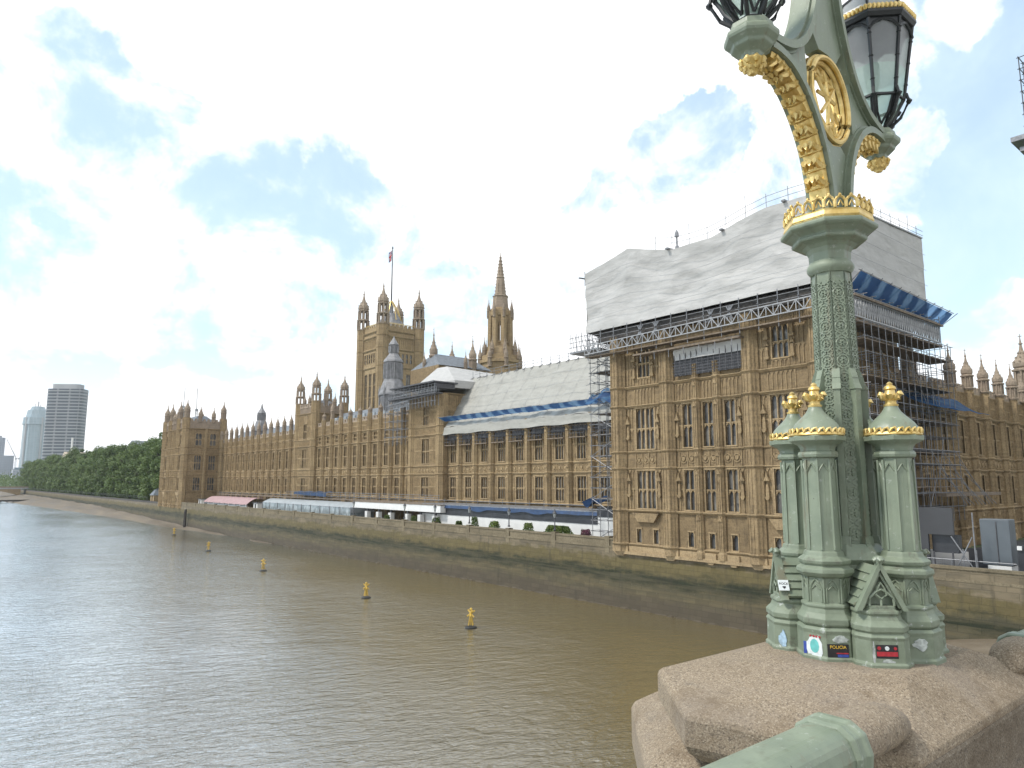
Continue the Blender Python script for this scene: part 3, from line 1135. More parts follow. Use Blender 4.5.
# ------------------------------------------------------------------ the long ranges
FX = 83.0


def palace_range(name, label, y_s, y_n, nb, levels, fr=None, pinn=None, depth=14.0, roof=True, attic=True, root_loc=None):
    """levels: dict with z of ground, windows, strings, parapet"""
    fr = fr or Fr(FX, y_s, -90)
    L = abs(y_s - y_n)
    root = thing(name, label, 'building', root_loc or (FX + depth / 2, (y_s + y_n) / 2, 7.5))
    bay = L / nb
    top = levels['top']
    wl, tr, sc = MB(), MB(), MB()
    ops = []
    for k in range(nb):
        c = (k + .5) * bay
        for z0, z1 in levels['win']:
            ops.append((c - 1.0, c + 1.0, z0, z1))
    wall(wl, fr, 0, L, 7.4, top, ops)
    wl.box(0, L, -depth, -depth + .6, 7.4, top, fr)
    wl.box(0, .6, -depth + .6, -.7, 7.4, top, fr)
    wl.box(L - .6, L, -depth + .6, -.7, 7.4, top, fr)
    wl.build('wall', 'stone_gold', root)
    for o in ops:
        add_window(root, fr, (o[0] + o[1]) / 2, o[2], 2.0, o[3] - o[2], 3, 1)
    for z, pj in levels['strings']:
        string(sc, fr, 0, L, z, pj, .34)
    sc.build('string_course', 'stone_pale', root)
    for k in range(nb):
        a, b = k * bay + .62, (k + 1) * bay - .62
        c = (a + b) / 2
        for z0, z1 in levels['win']:
            panels(tr, fr, a, c - 1.18, z0, z1, .45, mids=1)
            panels(tr, fr, c + 1.18, b, z0, z1, .45, mids=1)
        for z0, z1 in levels['shield']:
            shields(tr, fr, a, b, z0, z1, 1.25)
        for z0, z1 in levels['panel']:
            panels(tr, fr, a, b, z0, z1, .5, mids=1 if z1 - z0 > 2 else 0)
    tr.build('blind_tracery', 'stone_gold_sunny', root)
    bz = levels.get('butt', top)
    bm_ = buttress_mesh(7.5, bz, 1.15, .8, [z for z, _ in levels['strings']])
    for k in range(nb + 1):
        if k in (0, nb) and levels.get('skip_ends'):
            continue
        inst(bm_, 'buttress', root, fr.p(k * bay, 0, 0), R(fr.ang))
        if pinn and (pinn.get('every') or k in pinn.get('only', ())):
            inst(pinnacle_mesh(pinn['r'], pinn['h']), 'pinnacle', root, fr.p(k * bay, .35, bz - .05))
        elif pinn and pinn.get('stub'):
            inst(pinnacle_mesh(.55, pinn['stub']), 'pinnacle', root, fr.p(k * bay, .3, bz - .05))
    if attic:
        pr = MB()
        for k in range(nb):
            a, b = k * bay + .5, (k + 1) * bay - .5
            merlons(pr, fr, a, b, top, 1.3, .75, .7)
        pr.build('parapet', 'stone_grey', root)
    if roof:
        rf = MB()
        rf.loft([[fr.p(u, dd, z) for dd, z in ((-.8, top - 1.2), (-depth / 2, top + 4.0), (-depth + .7, top - 1.2))] for u in (.62, L - .62)])
        rf.build('roof', 'slate', root)
    return root, fr, bay


srange, sfr, sbay = palace_range('palace_range', 'low palace range with a comb of pinnacles, running up to the far end pavilion', 270.2, 199.3, 13,
                                 dict(top=30.2, win=((12.7, 16.8), (19.7, 25.0)), strings=((12.2, .35), (17.5, .28), (19.2, .28), (25.8, .4), (28.2, .25)),
                                      shield=((17.62, 18.9),), panel=((25.95, 27.9), (28.35, 30.0)), butt=31.2), pinn=dict(every=True, r=.62, h=5.6))
crange, cfr, cbay = palace_range('palace_range', 'taller middle palace range of ten bays between two square towers, behind the grey glass tent', 187.2, 134.4, 10,
                                 dict(top=31.2, win=((12.7, 16.8), (19.7, 25.0), (26.2, 28.0)), strings=((12.2, .35), (17.5, .28), (19.2, .28), (25.6, .4), (28.5, .4)),
                                      shield=((17.62, 18.9),), panel=((28.65, 31.0),), butt=32.6, skip_ends=True), pinn=dict(only=(2, 3), r=.55, h=6.5, stub=2.6))
nrange, nfr, nbay = palace_range('palace_range', 'palace range under white roof sheeting, next to the nearest pavilion', 122.3, 64.0, 11,
                                 dict(top=27.0, win=((12.7, 16.8), (19.7, 24.6)), strings=((12.2, .35), (17.5, .28), (19.2, .28), (25.4, .4)),
                                      shield=((17.62, 18.9),), panel=((25.5, 26.9),), butt=27.2), roof=False, attic=False)
# pale rooflights behind the middle parapet
rl = MB()
for k in range(9):
    u = (k + 1.0) * cbay
    rl.box(u - 1.5, u + 1.5, -3.3, -2.9, 30.4, 33.4, cfr)
rl.build('rooflights', 'pale_panel', crange)['kind'] = 'stuff'


def square_tower(name, label, ys, yn, x0, x1, caps, top=35.2):
    root = thing(name, label, 'tower', ((x0 + x1) / 2, (ys + yn) / 2, 7.5))
    L = ys - yn
    D = x1 - x0
    E, N, SS, Wf = Fr(x0, ys, -90), Fr(x0, yn, 0), Fr(x1, ys, 180), Fr(x1, yn, 90)
    wl, tr, sc = MB(), MB(), MB()
    win = [(E, L / 2, 12.7, 2.9, 4.1, 4), (E, L / 2, 19.7, 2.9, 5.3, 4), (E, L / 2, 28.0, 2.2, 4.2, 3)]
    for fr in (N,):
        win += [(fr, D / 2, 28.9, 2.0, 3.6, 2)]
    for fr, ln in ((E, L), (N, D), (SS, D), (Wf, L)):
        ops = [(w_[1] - w_[3] / 2, w_[1] + w_[3] / 2, w_[2], w_[2] + w_[4]) for w_ in win if w_[0] is fr]
        i_ = .7 if fr in (N, SS) else 0
        wall(wl, fr, i_, ln - i_, 7.4, top, ops)
        for z in (12.2, 17.5, 19.2, 25.8, 28.0 if fr is not E else 27.6, top):
            string(sc, fr, .3, ln - .3, z, .4 if z in (25.8, top) else .28, .34)
        if fr in (E, N):
            if fr is E:
                for a, b in ((1.6, L / 2 - 1.7), (L / 2 + 1.7, L - 1.6)):
                    panels(tr, fr, a, b, 12.7, 16.9, .5, mids=1)
                    panels(tr, fr, a, b, 19.7, 25.2, .5, mids=1)
                shields(tr, fr, 1.6, L - 1.6, 17.62, 18.9, 1.25)
            for a, b in ((1.6, ln / 2 - 1.4), (ln / 2 + 1.4, ln - 1.6)):
                panels(tr, fr, a, b, 28.3, top - .5, .5, mids=1)
            panels(tr, fr, 1.6, ln - 1.6, 26.0, 27.2, .5)
    wl.build('wall', 'stone_gold', root)
    sc.build('string_course', 'stone_pale', root)
    tr.build('blind_tracery', 'stone_gold_sunny', root)
    for w_ in win:
        add_window(root, *w_[:6])
    for x, y in ((x0 + .5, ys - .5), (x0 + .5, yn + .5), (x1 - .5, yn + .5), (x1 - .5, ys - .5)):
        m = MB()
        octo(m, x, y, 1.25, 7.5, top + (3.2 if caps else -.2), (12.2, 17.5, 19.2, 25.8, 27.6, top))
        m.build('turret', 'stone_gold_sunny', root)
        if caps:
            inst(lantern_mesh(1.2, 8.6), 'pinnacle', root, (x, y, top + 3.2))
    if caps:
        pr = MB()
        for fr, ln in ((E, L), (N, D), (SS, D), (Wf, L)):
            wall(pr, fr, .7, ln - .7, top, top + 1.9, th=.4, d=-.06)
            panels(pr, fr, 1.6, ln - 1.6, top + .15, top + 1.8, .6, d=-.06)
            merlons(pr, fr, 1.4, ln - 1.4, top + 1.9, 1.5)
        pr.build('parapet', 'stone_grey', root)
        for fr, ln in ((E, L), (N, D)):
            for f in (.36, .64):
                inst(pinnacle_mesh(.5, 4.6), 'pinnacle', root, fr.p(ln * f, -.25, top + 1.8))
        rf = MB()
        rf.loft([[(x0 + .7, yn + .7, top + .3), (x1 - .7, yn + .7, top + .3), (x1 - .7, ys - .7, top + .3), (x0 + .7, ys - .7, top + .3)],
                 [(x0 + 3.5, yn + 3.5, top + 4), (x1 - 3.5, yn + 3.5, top + 4), (x1 - 3.5, ys - 3.5, top + 4), (x0 + 3.5, ys - 3.5, top + 4)]])
        rf.build('roof', 'lead', root)
    return root


square_tower('square_tower', 'square palace tower with four open lantern pinnacles, left of the flag tower', 199.3, 187.2, 82.2, 91.8, True)
square_tower('square_tower', 'square palace tower with scaffolding at its top, at the end of the roof sheeting', 134.4, 122.3, 81.7, 92.5, False, 34.5)

# north front, receding to the right behind the lamp
nfront, ffr, fbay = palace_range('palace_north_front', 'shaded palace north front with slender pinnacles, right of the lamp', 0, 51.6, 8,
                                 dict(top=28.4, win=((12.7, 16.8), (19.7, 24.2)), strings=((9.9, .3), (12.2, .35), (17.5, .3), (19.2, .3), (24.9, .4)),
                                      shield=((17.62, 18.9),), panel=((25.1, 26.6), (26.7, 28.2), (10.2, 11.8)), butt=28.6),
                                 fr=Fr(84.9, 34.6, 0), pinn=dict(only=(1, 3, 4, 5, 6, 7), r=.72, h=5.9), depth=16, root_loc=(110, 42, 7.5))
# the stair turret that closes it
m = MB()
octo(m, 137.6, 34.4, 1.5, 7.5, 31.0, (12.2, 17.5, 19.2, 24.9, 28.4))
m.build('turret', 'stone_gold', nfront)
inst(pinnacle_mesh(1.35, 9.2), 'pinnacle', nfront, (137.6, 34.4, 31.0))
inst(pinnacle_mesh(.6, 5.4), 'pinnacle', nfront, (135.2, 34.2, 28.5))
# ------------------------------------------------------------------ the great flag tower
VX, VY, VS = 157.0, 285.3, 19.5
vt = thing('flag_tower', 'tallest square stone tower with four lantern turrets and a flagpole, rising behind the palace roofs', 'tower', (VX + VS / 2, VY + VS / 2, 7.5))
E = Fr(VX - .6, VY + VS, -90)
N = Fr(VX, VY - .6, 0)
wl, tr, sc = MB(), MB(), MB()
vw = []
for fr in (E, N):
    for u in (5.6, 9.75, 13.9):
        vw.append((fr, u, 44, 2.3, 22.0, 2, 3))
    for k in range(6):
        vw.append((fr, 4.2 + k * 2.2, 71.2, 1.2, 4.4, 1, 1))
for fr in (E, N, Fr(VX + VS, VY + VS + .6, 180), Fr(VX + VS + .6, VY, 90)):
    ops = [(w_[1] - w_[3] / 2, w_[1] + w_[3] / 2, w_[2], w_[2] + w_[4]) for w_ in vw if w_[0] is fr]
    wall(wl, fr, .3, VS - .3, 7.4, 86.0, ops, th=1.4)
    for z, pj in ((40, .5), (69, .5), (77.5, .6), (83.5, .6), (86, .7)):
        string(sc, fr, 0, VS, z, pj, .8)
    panels(tr, fr, 2.4, 17.1, 78.2, 82.4, 1.05, .2, mids=0)
    panels(tr, fr, 2.4, 4.3, 44, 68, .9, .2, mids=3)
    panels(tr, fr, 15.2, 17.1, 44, 68, .9, .2, mids=3)
    wall(wl, fr, 1.5, VS - 1.5, 86, 88.0, th=.6)
    merlons(wl, fr, 1.8, VS - 1.8, 88.0, 2.2, 1.4, 1.2)
wl.build('wall', 'stone_gold_sunny', vt)
sc.build('string_course', 'stone_pale', vt)
tr.build('blind_tracery', 'stone_gold_sunny', vt)
for w_ in vw:
    add_window(vt, *w_[:6], rows=w_[6])
for x, y in ((VX, VY), (VX + VS, VY), (VX, VY + VS), (VX + VS, VY + VS)):
    m = MB()
    octo(m, x, y, 2.75, 7.5, 88.5, (40, 69, 77.5, 83.5))
    m.build('turret', 'stone_gold_sunny', vt)
    inst(lantern_mesh(2.6, 20.5), 'pinnacle', vt, (x, y, 88.5))
rf = MB()
rf.lathe(VX + VS / 2, VY + VS / 2, [(86.2, 10.5), (91, 6.5), (96.5, 3.2), (97, 1.2), (101, .9)], 8)
rf.build('roof', 'lead', vt)
cr = MB()
for k in range(40):
    f = k / 40 * VS
    for fr in (E, N):
        cr.box(f - .06, f + .06, -.6, -.5, 86.5, 90.2, fr)
for fr in (E, N):
    cr.box(1, VS - 1, -.62, -.5, 89.6, 89.8, fr)
for k in range(8):
    a = k * math.pi / 4
    cr.path([(VX + VS / 2 + math.cos(a) * 5, VY + VS / 2 + math.sin(a) * 5, 93), (VX + VS / 2 + math.cos(a) * 3.6, VY + VS / 2 + math.sin(a) * 3.6, 98),
             (VX + VS / 2 + math.cos(a) * .6, VY + VS / 2 + math.sin(a) * .6, 103)], .22, 5)
cr.build('cresting', 'gold_leaf', vt)
fp = MB()
fp.lathe(VX + VS / 2, VY + VS / 2, [(96, .42), (112, .33), (129.5, .18), (130, .4), (130.6, .3), (131, .05)], 10)
fp.build('flagpole', 'steel_dark', vt)
# union flag hanging folded along its pole
fl = MB()
fx, fy = VX + VS / 2, VY + VS / 2
nu, nv = 24, 24
H0, Ww = 5.2, 2.2
for i in range(nu):
    for j in range(nv):
        q = []
        for a, b in ((i, j), (i + 1, j), (i + 1, j + 1), (i, j + 1)):
            f, g = a / nu, b / nv
            q.append((fx - .3 - f * Ww * .75, fy + math.sin(f * 9 + g) * .35 + .25 * f, 129 - g * H0 - f * 1.8))
        f, g = (i + .5) / nu, (j + .5) / nv
        dg = min(abs(f - g), abs(f - (1 - g)))
        cx_, cz_ = abs(f - .5), abs(g - .5)
        fl.cur = 1 if min(cx_, cz_) < .07 or (dg < .035 and cx_ > .14) else (2 if min(cx_, cz_) < .13 or dg < .1 else 0)
        fl.add(q, [(0, 1, 2, 3)])
tag(fl.build('union_flag', ['flag_blue', 'flag_red', 'flag_white'], recalc=False), 'small union flag hanging folded from the pole on the tallest tower', 'flag')

# ------------------------------------------------------------------ central octagon spire
CX, CY = 146.5, 184.0
ct = thing('spire_tower', 'octagonal stone tower with a slim crocketed spire, above the white roof sheeting', 'tower', (CX, CY, 7.5))
m = MB()
m.lathe(CX, CY, [(7.5, 7.2), (40, 7.2), (40.4, 7.6), (41, 7.6), (41.2, 7.0), (55, 7.0), (55.3, 7.6), (56.2, 7.6), (56.4, 6.9), (57.8, 6.9), (57.9, 5.4), (61, 4.6)], 8)
m.build('base_drum', 'stone_gold_sunny', ct)
m = MB()
for j in range(8):
    a = math.pi / 8 + j * math.pi / 4
    ca, sa = math.cos(a), math.sin(a)
    m.bar((CX + ca * 3.7, CY + sa * 3.7, 58), (CX + ca * 3.5, CY + sa * 3.5, 73.5), .95, 6)
    m.bar((CX + ca * 4.2, CY + sa * 4.2, 56.5), (CX + ca * 4.1, CY + sa * 4.1, 71.5), .3, 5)
    b = j * math.pi / 4
    cb, sb = math.cos(b), math.sin(b)
    m.bar((CX + cb * 3.25, CY + sb * 3.25, 58), (CX + cb * 3.15, CY + sb * 3.15, 72.5), .3)
m.lathe(CX, CY, [(56, 3.9), (62.2, 3.8), (62.4, 4.1), (62.8, 4.1), (63, 3.6)], 8)
m.lathe(CX, CY, [(69.6, 3.6), (71.8, 3.5)], 8)
m.lathe(CX, CY, [(71.6, 3.4), (71.8, 4.0), (73.4, 4.0), (73.6, 3.6), (74.5, 3.3), (75, 2.4)], 8)
m.build('open_lantern', 'stone_gold_sunny', ct)
m = MB()
m.lathe(CX, CY, [(74, 3.0), (78.5, 2.6), (79, 2.9), (79.4, 2.0), (85.5, 1.35), (85.7, 1.6), (86.0, 1.25), (92.5, .35), (93, .5), (93.4, .15), (95, .08)], 8)
for j in range(8):
    a = math.pi / 8 + j * math.pi / 4
    for k in range(11):
        z = 79.5 + k * 1.2
        r = 2.05 - (z - 79.4) * .125
        m.wbox(CX + math.cos(a) * r - .13, CX + math.cos(a) * r + .13, CY + math.sin(a) * r - .13, CY + math.sin(a) * r + .13, z, z + .35)
m.build('spire', 'stone_grey', ct)
for j in range(8):
    a = math.pi / 8 + j * math.pi / 4
    inst(pinnacle_mesh(.75, 9.5), 'pinnacle', ct, (CX + math.cos(a) * 7.1, CY + math.sin(a) * 7.1, 53.5))
    inst(pinnacle_mesh(.5, 7.5), 'pinnacle', ct, (CX + math.cos(a) * 4.3, CY + math.sin(a) * 4.3, 71))
    inst(pinnacle_mesh(.6, 8.5), 'pinnacle', ct, (CX + math.cos(a) * 5.6, CY + math.sin(a) * 5.6, 57))
    b = j * math.pi / 4
    fr = Fr(CX + math.cos(b) * 6.5, CY + math.sin(b) * 6.5, math.degrees(b) + 90)
    for u in (-1.15, 1.15):
        add_window(ct, fr, u, 43.5, 1.3, 10, 1, 2)

# inner hall roof with three tall turrets, seen over the sheeting
hall = thing('inner_hall', 'slate hall roof with three tall stone turrets, between the flag tower and the spire tower', 'building', (108, 160, 7.5))
m = MB()
m.wbox(101, 118, 153, 167, 7.4, 46.5)
m.build('wall', 'stone_gold', hall)
m = MB()
m.loft([[(101, 152.5, 46.4), (118.4, 152.5, 46.4), (118.4, 167.4, 46.4), (101, 167.4, 46.4)], [(104, 159.6, 50.6), (116, 159.6, 50.6), (116, 160.4, 50.6), (104, 160.4, 50.6)]])
m.build('roof', 'slate', hall)
for x, y, z0, h, r in ((104.2, 160.4, 41, 17.2, 1.15), (113.8, 165.4, 42, 14.4, 1.05), (112.5, 153.5, 40.5, 15.6, 1.1)):
    m = MB()
    octo(m, x, y, r, 7.5, z0 + 5, (z0,), False)
    m.build('turret', 'stone_gold', hall)
    inst(pinnacle_mesh(r, h - 5), 'pinnacle', hall, (x, y, z0 + 5))
for x, y in ((101.6, 160.9), (117.8, 160.2), (109.5, 152.6)):
    inst(pinnacle_mesh(.5, 5.5), 'pinnacle', hall, (x, y, 46))

# lead ventilation spires
LX, LY = 90.6, 158.5
ld = thing('ventilation_spire', 'grey lead ventilation spire with louvred stages, standing in front of the flag tower', 'spire', (LX, LY, 30))
m = MB()
m.lathe(LX, LY, [(29, 3.4), (37.6, 3.3), (37.9, 3.7), (38.3, 3.7), (41.5, 2.5), (42, 2.35), (46.3, 2.3), (46.6, 2.6), (47, 2.5), (48.6, 1.3), (49, 1.15), (51, 1.1), (51.2, 1.35), (51.5, 1.2), (53, .25), (53.6, .1)], 8)
m.build('core', 'lead', ld)
m = MB()
for z0, z1, r in ((33.2, 37.4, 3.38), (42.2, 46.2, 2.4), (49.1, 50.9, 1.2)):
    for j in range(8):
        a = math.pi / 8 + j * math.pi / 4
        b = a + math.pi / 4
        for k in range(4):
            f = k / 4
            x = LX + r * (math.cos(a) * (1 - f) + math.cos(b) * f)
            y = LY + r * (math.sin(a) * (1 - f) + math.sin(b) * f)
            m.bar((x, y, z0), (x, y, z1), .2 if k == 0 else .11)
m.build('louvre_posts', 'lead', ld)['kind'] = 'stuff'
for j in range(8):
    a = math.pi / 8 + j * math.pi / 4
    inst(pinnacle_mesh(.3, 3.4, 'lead'), 'pinnacle', ld, (LX + 3.4 * math.cos(a), LY + 3.4 * math.sin(a), 37.5))
sp = thing('ventilation_spire', 'small dark ventilation spire poking over the low range with the comb of pinnacles', 'spire', (88, 245, 30))
m = MB()
m.lathe(88, 245, [(29, 2.3), (33, 2.2), (33.3, 2.5), (36.6, 1.75), (37, 1.4), (39.3, 1.3), (39.6, 1.5), (40.2, 1.1), (41.2, .5), (43, .08)], 8)
m.build('core', 'lead', sp)
m = MB()
for z0, z1, r in ((29.5, 32.9, 2.3), (37.1, 39.2, 1.42)):
    for j in range(16):
        a = j * math.pi / 8
        m.bar((88 + r * math.cos(a), 245 + r * math.sin(a), z0), (88 + r * math.cos(a), 245 + r * math.sin(a), z1), .12)
m.build('louvre_posts', 'lead', sp)

# ------------------------------------------------------------------ white sheeting over the roofs
def grid(mb, f, nu, nv):
    vs = [f(i / nu, j / nv) for i in range(nu + 1) for j in range(nv + 1)]
    fs = [(i * (nv + 1) + j, (i + 1) * (nv + 1) + j, (i + 1) * (nv + 1) + j + 1, i * (nv + 1) + j + 1) for i in range(nu) for j in range(nv)]
    mb.add(vs, fs)


def crease(a, b, c, amp=.14):
    return (mnoise.noise((a * .22, b * .5, c * .6)) * 1.0 + mnoise.noise((a * .8, b * .9, c * 1.7)) * .35) * amp


TOPZ = lerp_tab([(33.5, 45.7), (36, 45.8), (39, 45.85), (42.7, 45.3), (46.4, 44.4), (51.8, 44.4), (56, 45.5), (59, 46.4), (63, 45.6), (67, 44.7)])
BX0, BX1, BY0, BY1, BZ = 68.7, 95.5, 33.3, 67.0, 36.25
ts = thing('roof_sheeting', 'huge boxy white sheeted cover over the nearest pavilion roof', 'sheeting', (82, 50, 36))
m = MB()
grid(m, lambda a, b: (BX0 + crease(a * 34, 0, b * 10, .2) + (.2 * abs(math.sin(a * 13.3 + b * 3.4)) + .2 * abs(math.sin(a * 11.7 - b * 3.9))) * math.sin(b * 3.14) - .2, BY0 + a * (BY1 - BY0), BZ + b * (TOPZ(BY0 + a * (BY1 - BY0)) - BZ)), 68, 20)
m.build('river_side_sheet', 'white_sheet', ts, smooth=50, recalc=False)
m = MB()
grid(m, lambda a, b: (BX0 + a * (BX1 - BX0), BY0 + crease(a * 27, 5, b * 10), BZ + .2 + b * (45.7 + a * 1.1 - BZ - .2)), 54, 20)
m.build('north_side_sheet', 'white_sheet', ts, smooth=50, recalc=False)
m = MB()
grid(m, lambda a, b: (BX0 + a * (BX1 - BX0), BY1 + crease(a * 27, 9, b * 10), BZ + b * (44.7 + 1.1 * a - BZ)), 40, 12)
grid(m, lambda a, b: (BX1, BY0 + a * (BY1 - BY0), BZ + b * (TOPZ(BY0 + a * (BY1 - BY0)) + 1.1 - BZ)), 40, 12)
m.build('rear_sheet', 'white_sheet', ts, smooth=50, recalc=False)
m = MB()
grid(m, lambda a, b: (BX0 + b * (BX1 - BX0), BY0 + a * (BY1 - BY0), TOPZ(BY0 + a * (BY1 - BY0)) + 1.1 * b), 60, 10)
m.build('top_sheet', 'white_sheet', ts, smooth=50, recalc=False)
m = MB()
for k in range(1, 5):        # battens
    f = k / 5
    pts = [(BX0 - .1, y, BZ + f * (TOPZ(y) - BZ)) for y in [BY0 + q * (BY1 - BY0) / 24 for q in range(25)]]
    for a, b in zip(pts, pts[1:]):
        m.bar((a[0] - .36, a[1], a[2]), (b[0] - .36, b[1], b[2]), .024)
    m.bar((BX0, BY0 - .3, BZ + .2 + f * 10.1), (BX1, BY0 - .3, BZ + .2 + f * 10.1), .022)
m.bar((BX0, BY0 - .1, 45.75), (BX1, BY0 - .1, 46.85), .12)
m.build('batten', 'steel_pale', ts)
m = MB()
for i in range(9):           # guard rails on the top edges
    y = BY0 + 1 + i * 2.6
    zt = TOPZ(y)
    m.bar((BX0 + .6, y, zt - .2), (BX0 + .6, y, zt + 2.0 + (i % 3 == 0) * 1.0), .035, 5)
    if i:
        y0 = y - 2.6
        for q in (1.0, 1.7):
            m.bar((BX0 + .6, y0, TOPZ(y0) + q), (BX0 + .6, y, zt + q), .03, 5)
    if i % 3 == 1:
        m.wbox(BX0 - .6, BX0 + .8, y - .2, y + .2, zt - .05, zt + .15)
for i in range(11):
    x = BX0 + .5 + i * 2.6
    m.bar((x, BY0 + .4, 45.6), (x, BY0 + .4, 47.5 + (x - BX0) * .041 + (i % 4 == 1) * .8), .035, 5)
for q in (46.6, 47.2):
    m.bar((BX0 + .5, BY0 + .4, q), (BX1 + 1.8, BY0 + .4, q + 1.1), .03, 5)
m.bar((BX0 - .9, 67.5, 44.2), (BX0 + 1.5, 67.5, 44.4), .12)
m.bar((BX0, 67.2, 43.2), (BX0, 67.2, 45.2), .06)
m.lathe(69.5, 51.9, [(44.2, .3), (45.0, .25), (45.2, .12), (46.2, .1), (46.3, .3), (46.8, .25), (47.2, .05)], 8)
m.build('guard_rail', 'steel', ts)

ns = thing('roof_sheeting', 'long sloping white sheeting over the palace range, left of the boxy cover', 'sheeting', (85, 97, 26))
m = MB()
NY0, NY1 = 66.5, 122.8


def slope(a, b):
    y = NY0 + a * (NY1 - NY0)
    x = 82.0 + b * 8.0
    z = 27.0 + 11.3 * b - .45 * math.sin(b * math.pi)
    c = crease(a * 56, b * 4, b * 13, .42)
    return (x - c * .8, y, z + c * .55)


grid(m, slope, 110, 26)
grid(m, lambda a, b: (81.85 - .25 * b + crease(a * 50, 3, b * 3, .12), NY0 + a * (NY1 - NY0), 27.0 - 1.6 * b * (.95 + .05 * math.sin(a * 40))), 110, 5)
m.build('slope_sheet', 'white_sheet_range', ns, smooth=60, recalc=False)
m = MB()
grid(m, lambda a, b: (90.0 + b * 8.0, NY0 + a * (NY1 - NY0), 38.3 - 10 * b), 40, 6)
grid(m, lambda a, b: (82 + a * 16, NY1 + .05, 26.8 + b * (11.3 * (1 - abs(a * 2 - 1)))), 20, 6)
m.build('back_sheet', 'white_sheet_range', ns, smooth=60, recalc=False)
m = MB()
for f in (.2, .4, .6, .8):
    pts = [slope(q / 40, f) for q in range(41)]
    for a, b in zip(pts, pts[1:]):
        m.bar((a[0] - .1, a[1], a[2] + .12), (b[0] - .1, b[1], b[2] + .12), .022)
for q in range(1, 14):
    pts = [slope(q / 14, f / 8) for f in range(9)]
    for a, b in zip(pts, pts[1:]):
        m.bar((a[0] - .08, a[1], a[2] + .1), (b[0] - .08, b[1], b[2] + .1), .016)
m.build('batten', 'steel_pale', ns)['kind'] = 'stuff'
m = MB()
for i in range(23):
    y = NY0 + 1 + i * 2.5
    m.bar((89.9, y, 38.1), (89.9, y, 39.7), .05, 5)
    m.bar((89.2, y, 37.9), (90.2, y, 38.5), .1, 4)
for q in (39.0, 39.6):
    m.bar((89.9, NY0, q), (89.9, NY1 - 1, q), .04, 5)
m.build('guard_rail', 'steel', ns)

ps = thing('roof_sheeting', 'small peaked white sheeting beside the scaffolded square tower top', 'sheeting', (92, 128, 33))
m = MB()
m.loft([[(84.0, 121.0, 35.6), (106, 121.0, 36.0), (106, 136.0, 36.0), (84.0, 136.0, 35.6)],
        [(84.0, 121.0, 37.2), (106, 121.0, 37.5), (106, 136.0, 37.5), (84.0, 136.0, 37.6)],
        [(86.5, 127.5, 41.2), (104, 128, 40.8), (104, 129, 40.8), (86.5, 131.5, 41.3)]])
m.build('peaked_sheet', 'white_sheet', ps)

# ------------------------------------------------------------------ scaffolding
def lattice(mb, xs, ys, zs, r=.055, brace=0, rnd=None, skip=.0):
    rnd = rnd or random.Random(1)
    for x in xs:
        for y in ys:
            mb.bar((x, y, zs[0]), (x, y, zs[-1]), r, 5)
    for z in zs[1:]:
        for x in xs:
            if rnd.random() >= skip:
                mb.bar((x, ys[0] - .3, z), (x, ys[-1] + .3, z), r * .9, 5)
        for y in ys:
            if rnd.random() >= skip:
                mb.bar((xs[0] - .3, y, z + .08), (xs[-1] + .3, y, z + .08), r * .9, 5)


def fr_range(a, b, n):
    return [a + (b - a) * i / n for i in range(n + 1)]


def truss(mb, a, b, h, n, r=.09, rp=.06):
    a, b = Vector(a), Vector(b)
    up = Vector((0, 0, h))
    mb.bar(a, b, r)
    mb.bar(a + up, b + up, r)
    for i in range(n):
        p, q = a.lerp(b, i / n), a.lerp(b, (i + 1) / n)
        mb.bar(p, p + up, rp)
        if i % 2:
            mb.bar(p, q + up, rp)
        else:
            mb.bar(p + up, q, rp)
    mb.bar(b, b + up, rp)


# gantry under the boxy cover
gt = thing('scaffold_gantry', 'steel lattice gantry hung round the nearest pavilion under the boxy white cover', 'scaffolding', (70, 48, 32))
m = MB()
truss(m, (68.0, 66.8, 33.15), (68.0, 32.6, 33.65), 1.15, 40, .085, .06)
m.build('river_truss', 'steel_pale', gt)
m = MB()
truss(m, (67.8, 31.3, 32.6), (92.9, 31.3, 32.6), 1.95, 44, .1, .075)
for k in range(44):
    x = 67.8 + k * .57
    m.bar((x, 31.28, 32.6), (x + .57, 31.28, 34.5), .05)
    m.bar((x, 31.27, 34.5), (x + .57, 31.27, 32.6), .05)
m.build('north_truss', 'steel_pale', gt)
m = MB()
m.wbox(68.2, 69.6, 32.2, 66.9, 32.75, 32.9)
m.wbox(67.7, 93.1, 31.1, 33.5, 32.0, 32.25)
m.wbox(70.2, 93.4, 30.9, 31.1, 34.55, 34.75)
m.wbox(68.3, 69.9, 43.0, 58.5, 31.9, 32.1)
m.build('deck', 'board_wood', gt)
m = MB()
rr = random.Random(8)
for k in range(15):
    y = 33.5 + k * 2.35
    m.bar((68.3, y, 32.3), (68.3, y, 36.4), .05, 5)
    m.bar((68.1, y, 35.2), (69.6, y, 35.2), .05, 5)
for z in (35.1, 35.75):
    m.bar((68.4, 33, z), (68.4, 67, z), .04, 5)
for y0 in (43.5, 46.0, 54.0, 56.5):       # braced knots in the gap
    for q in range(4):
        m.bar((68.1, y0 + q * .4, 34.0), (68.1, y0 + .9 - q * .3, 35.7), .07)
for k in range(12):
    x = 69 + k * 2.1
    m.bar((x, 31.4, 32), (x, 31.4, 35.4), .055, 5)
    m.bar((x, 33.2, 32), (x, 33.2, 36.6), .055, 5)
    m.bar((x, 31.0, 35.3), (x, 34, 35.3), .05, 5)
for z in (35.1,):
    m.bar((68, 31.4, z), (93, 31.4, z), .05, 5)
for k in range(7):
    m.bar((68.3, 44 + k * 2.2, 31.9), (68.3, 44 + k * 2.2, 31.0), .05, 5)
m.bar((93.0, 31.2, 31.9), (93.0, 31.2, 35.8), .05, 5)
m.build('standard_poles', 'steel', gt)['kind'] = 'stuff'

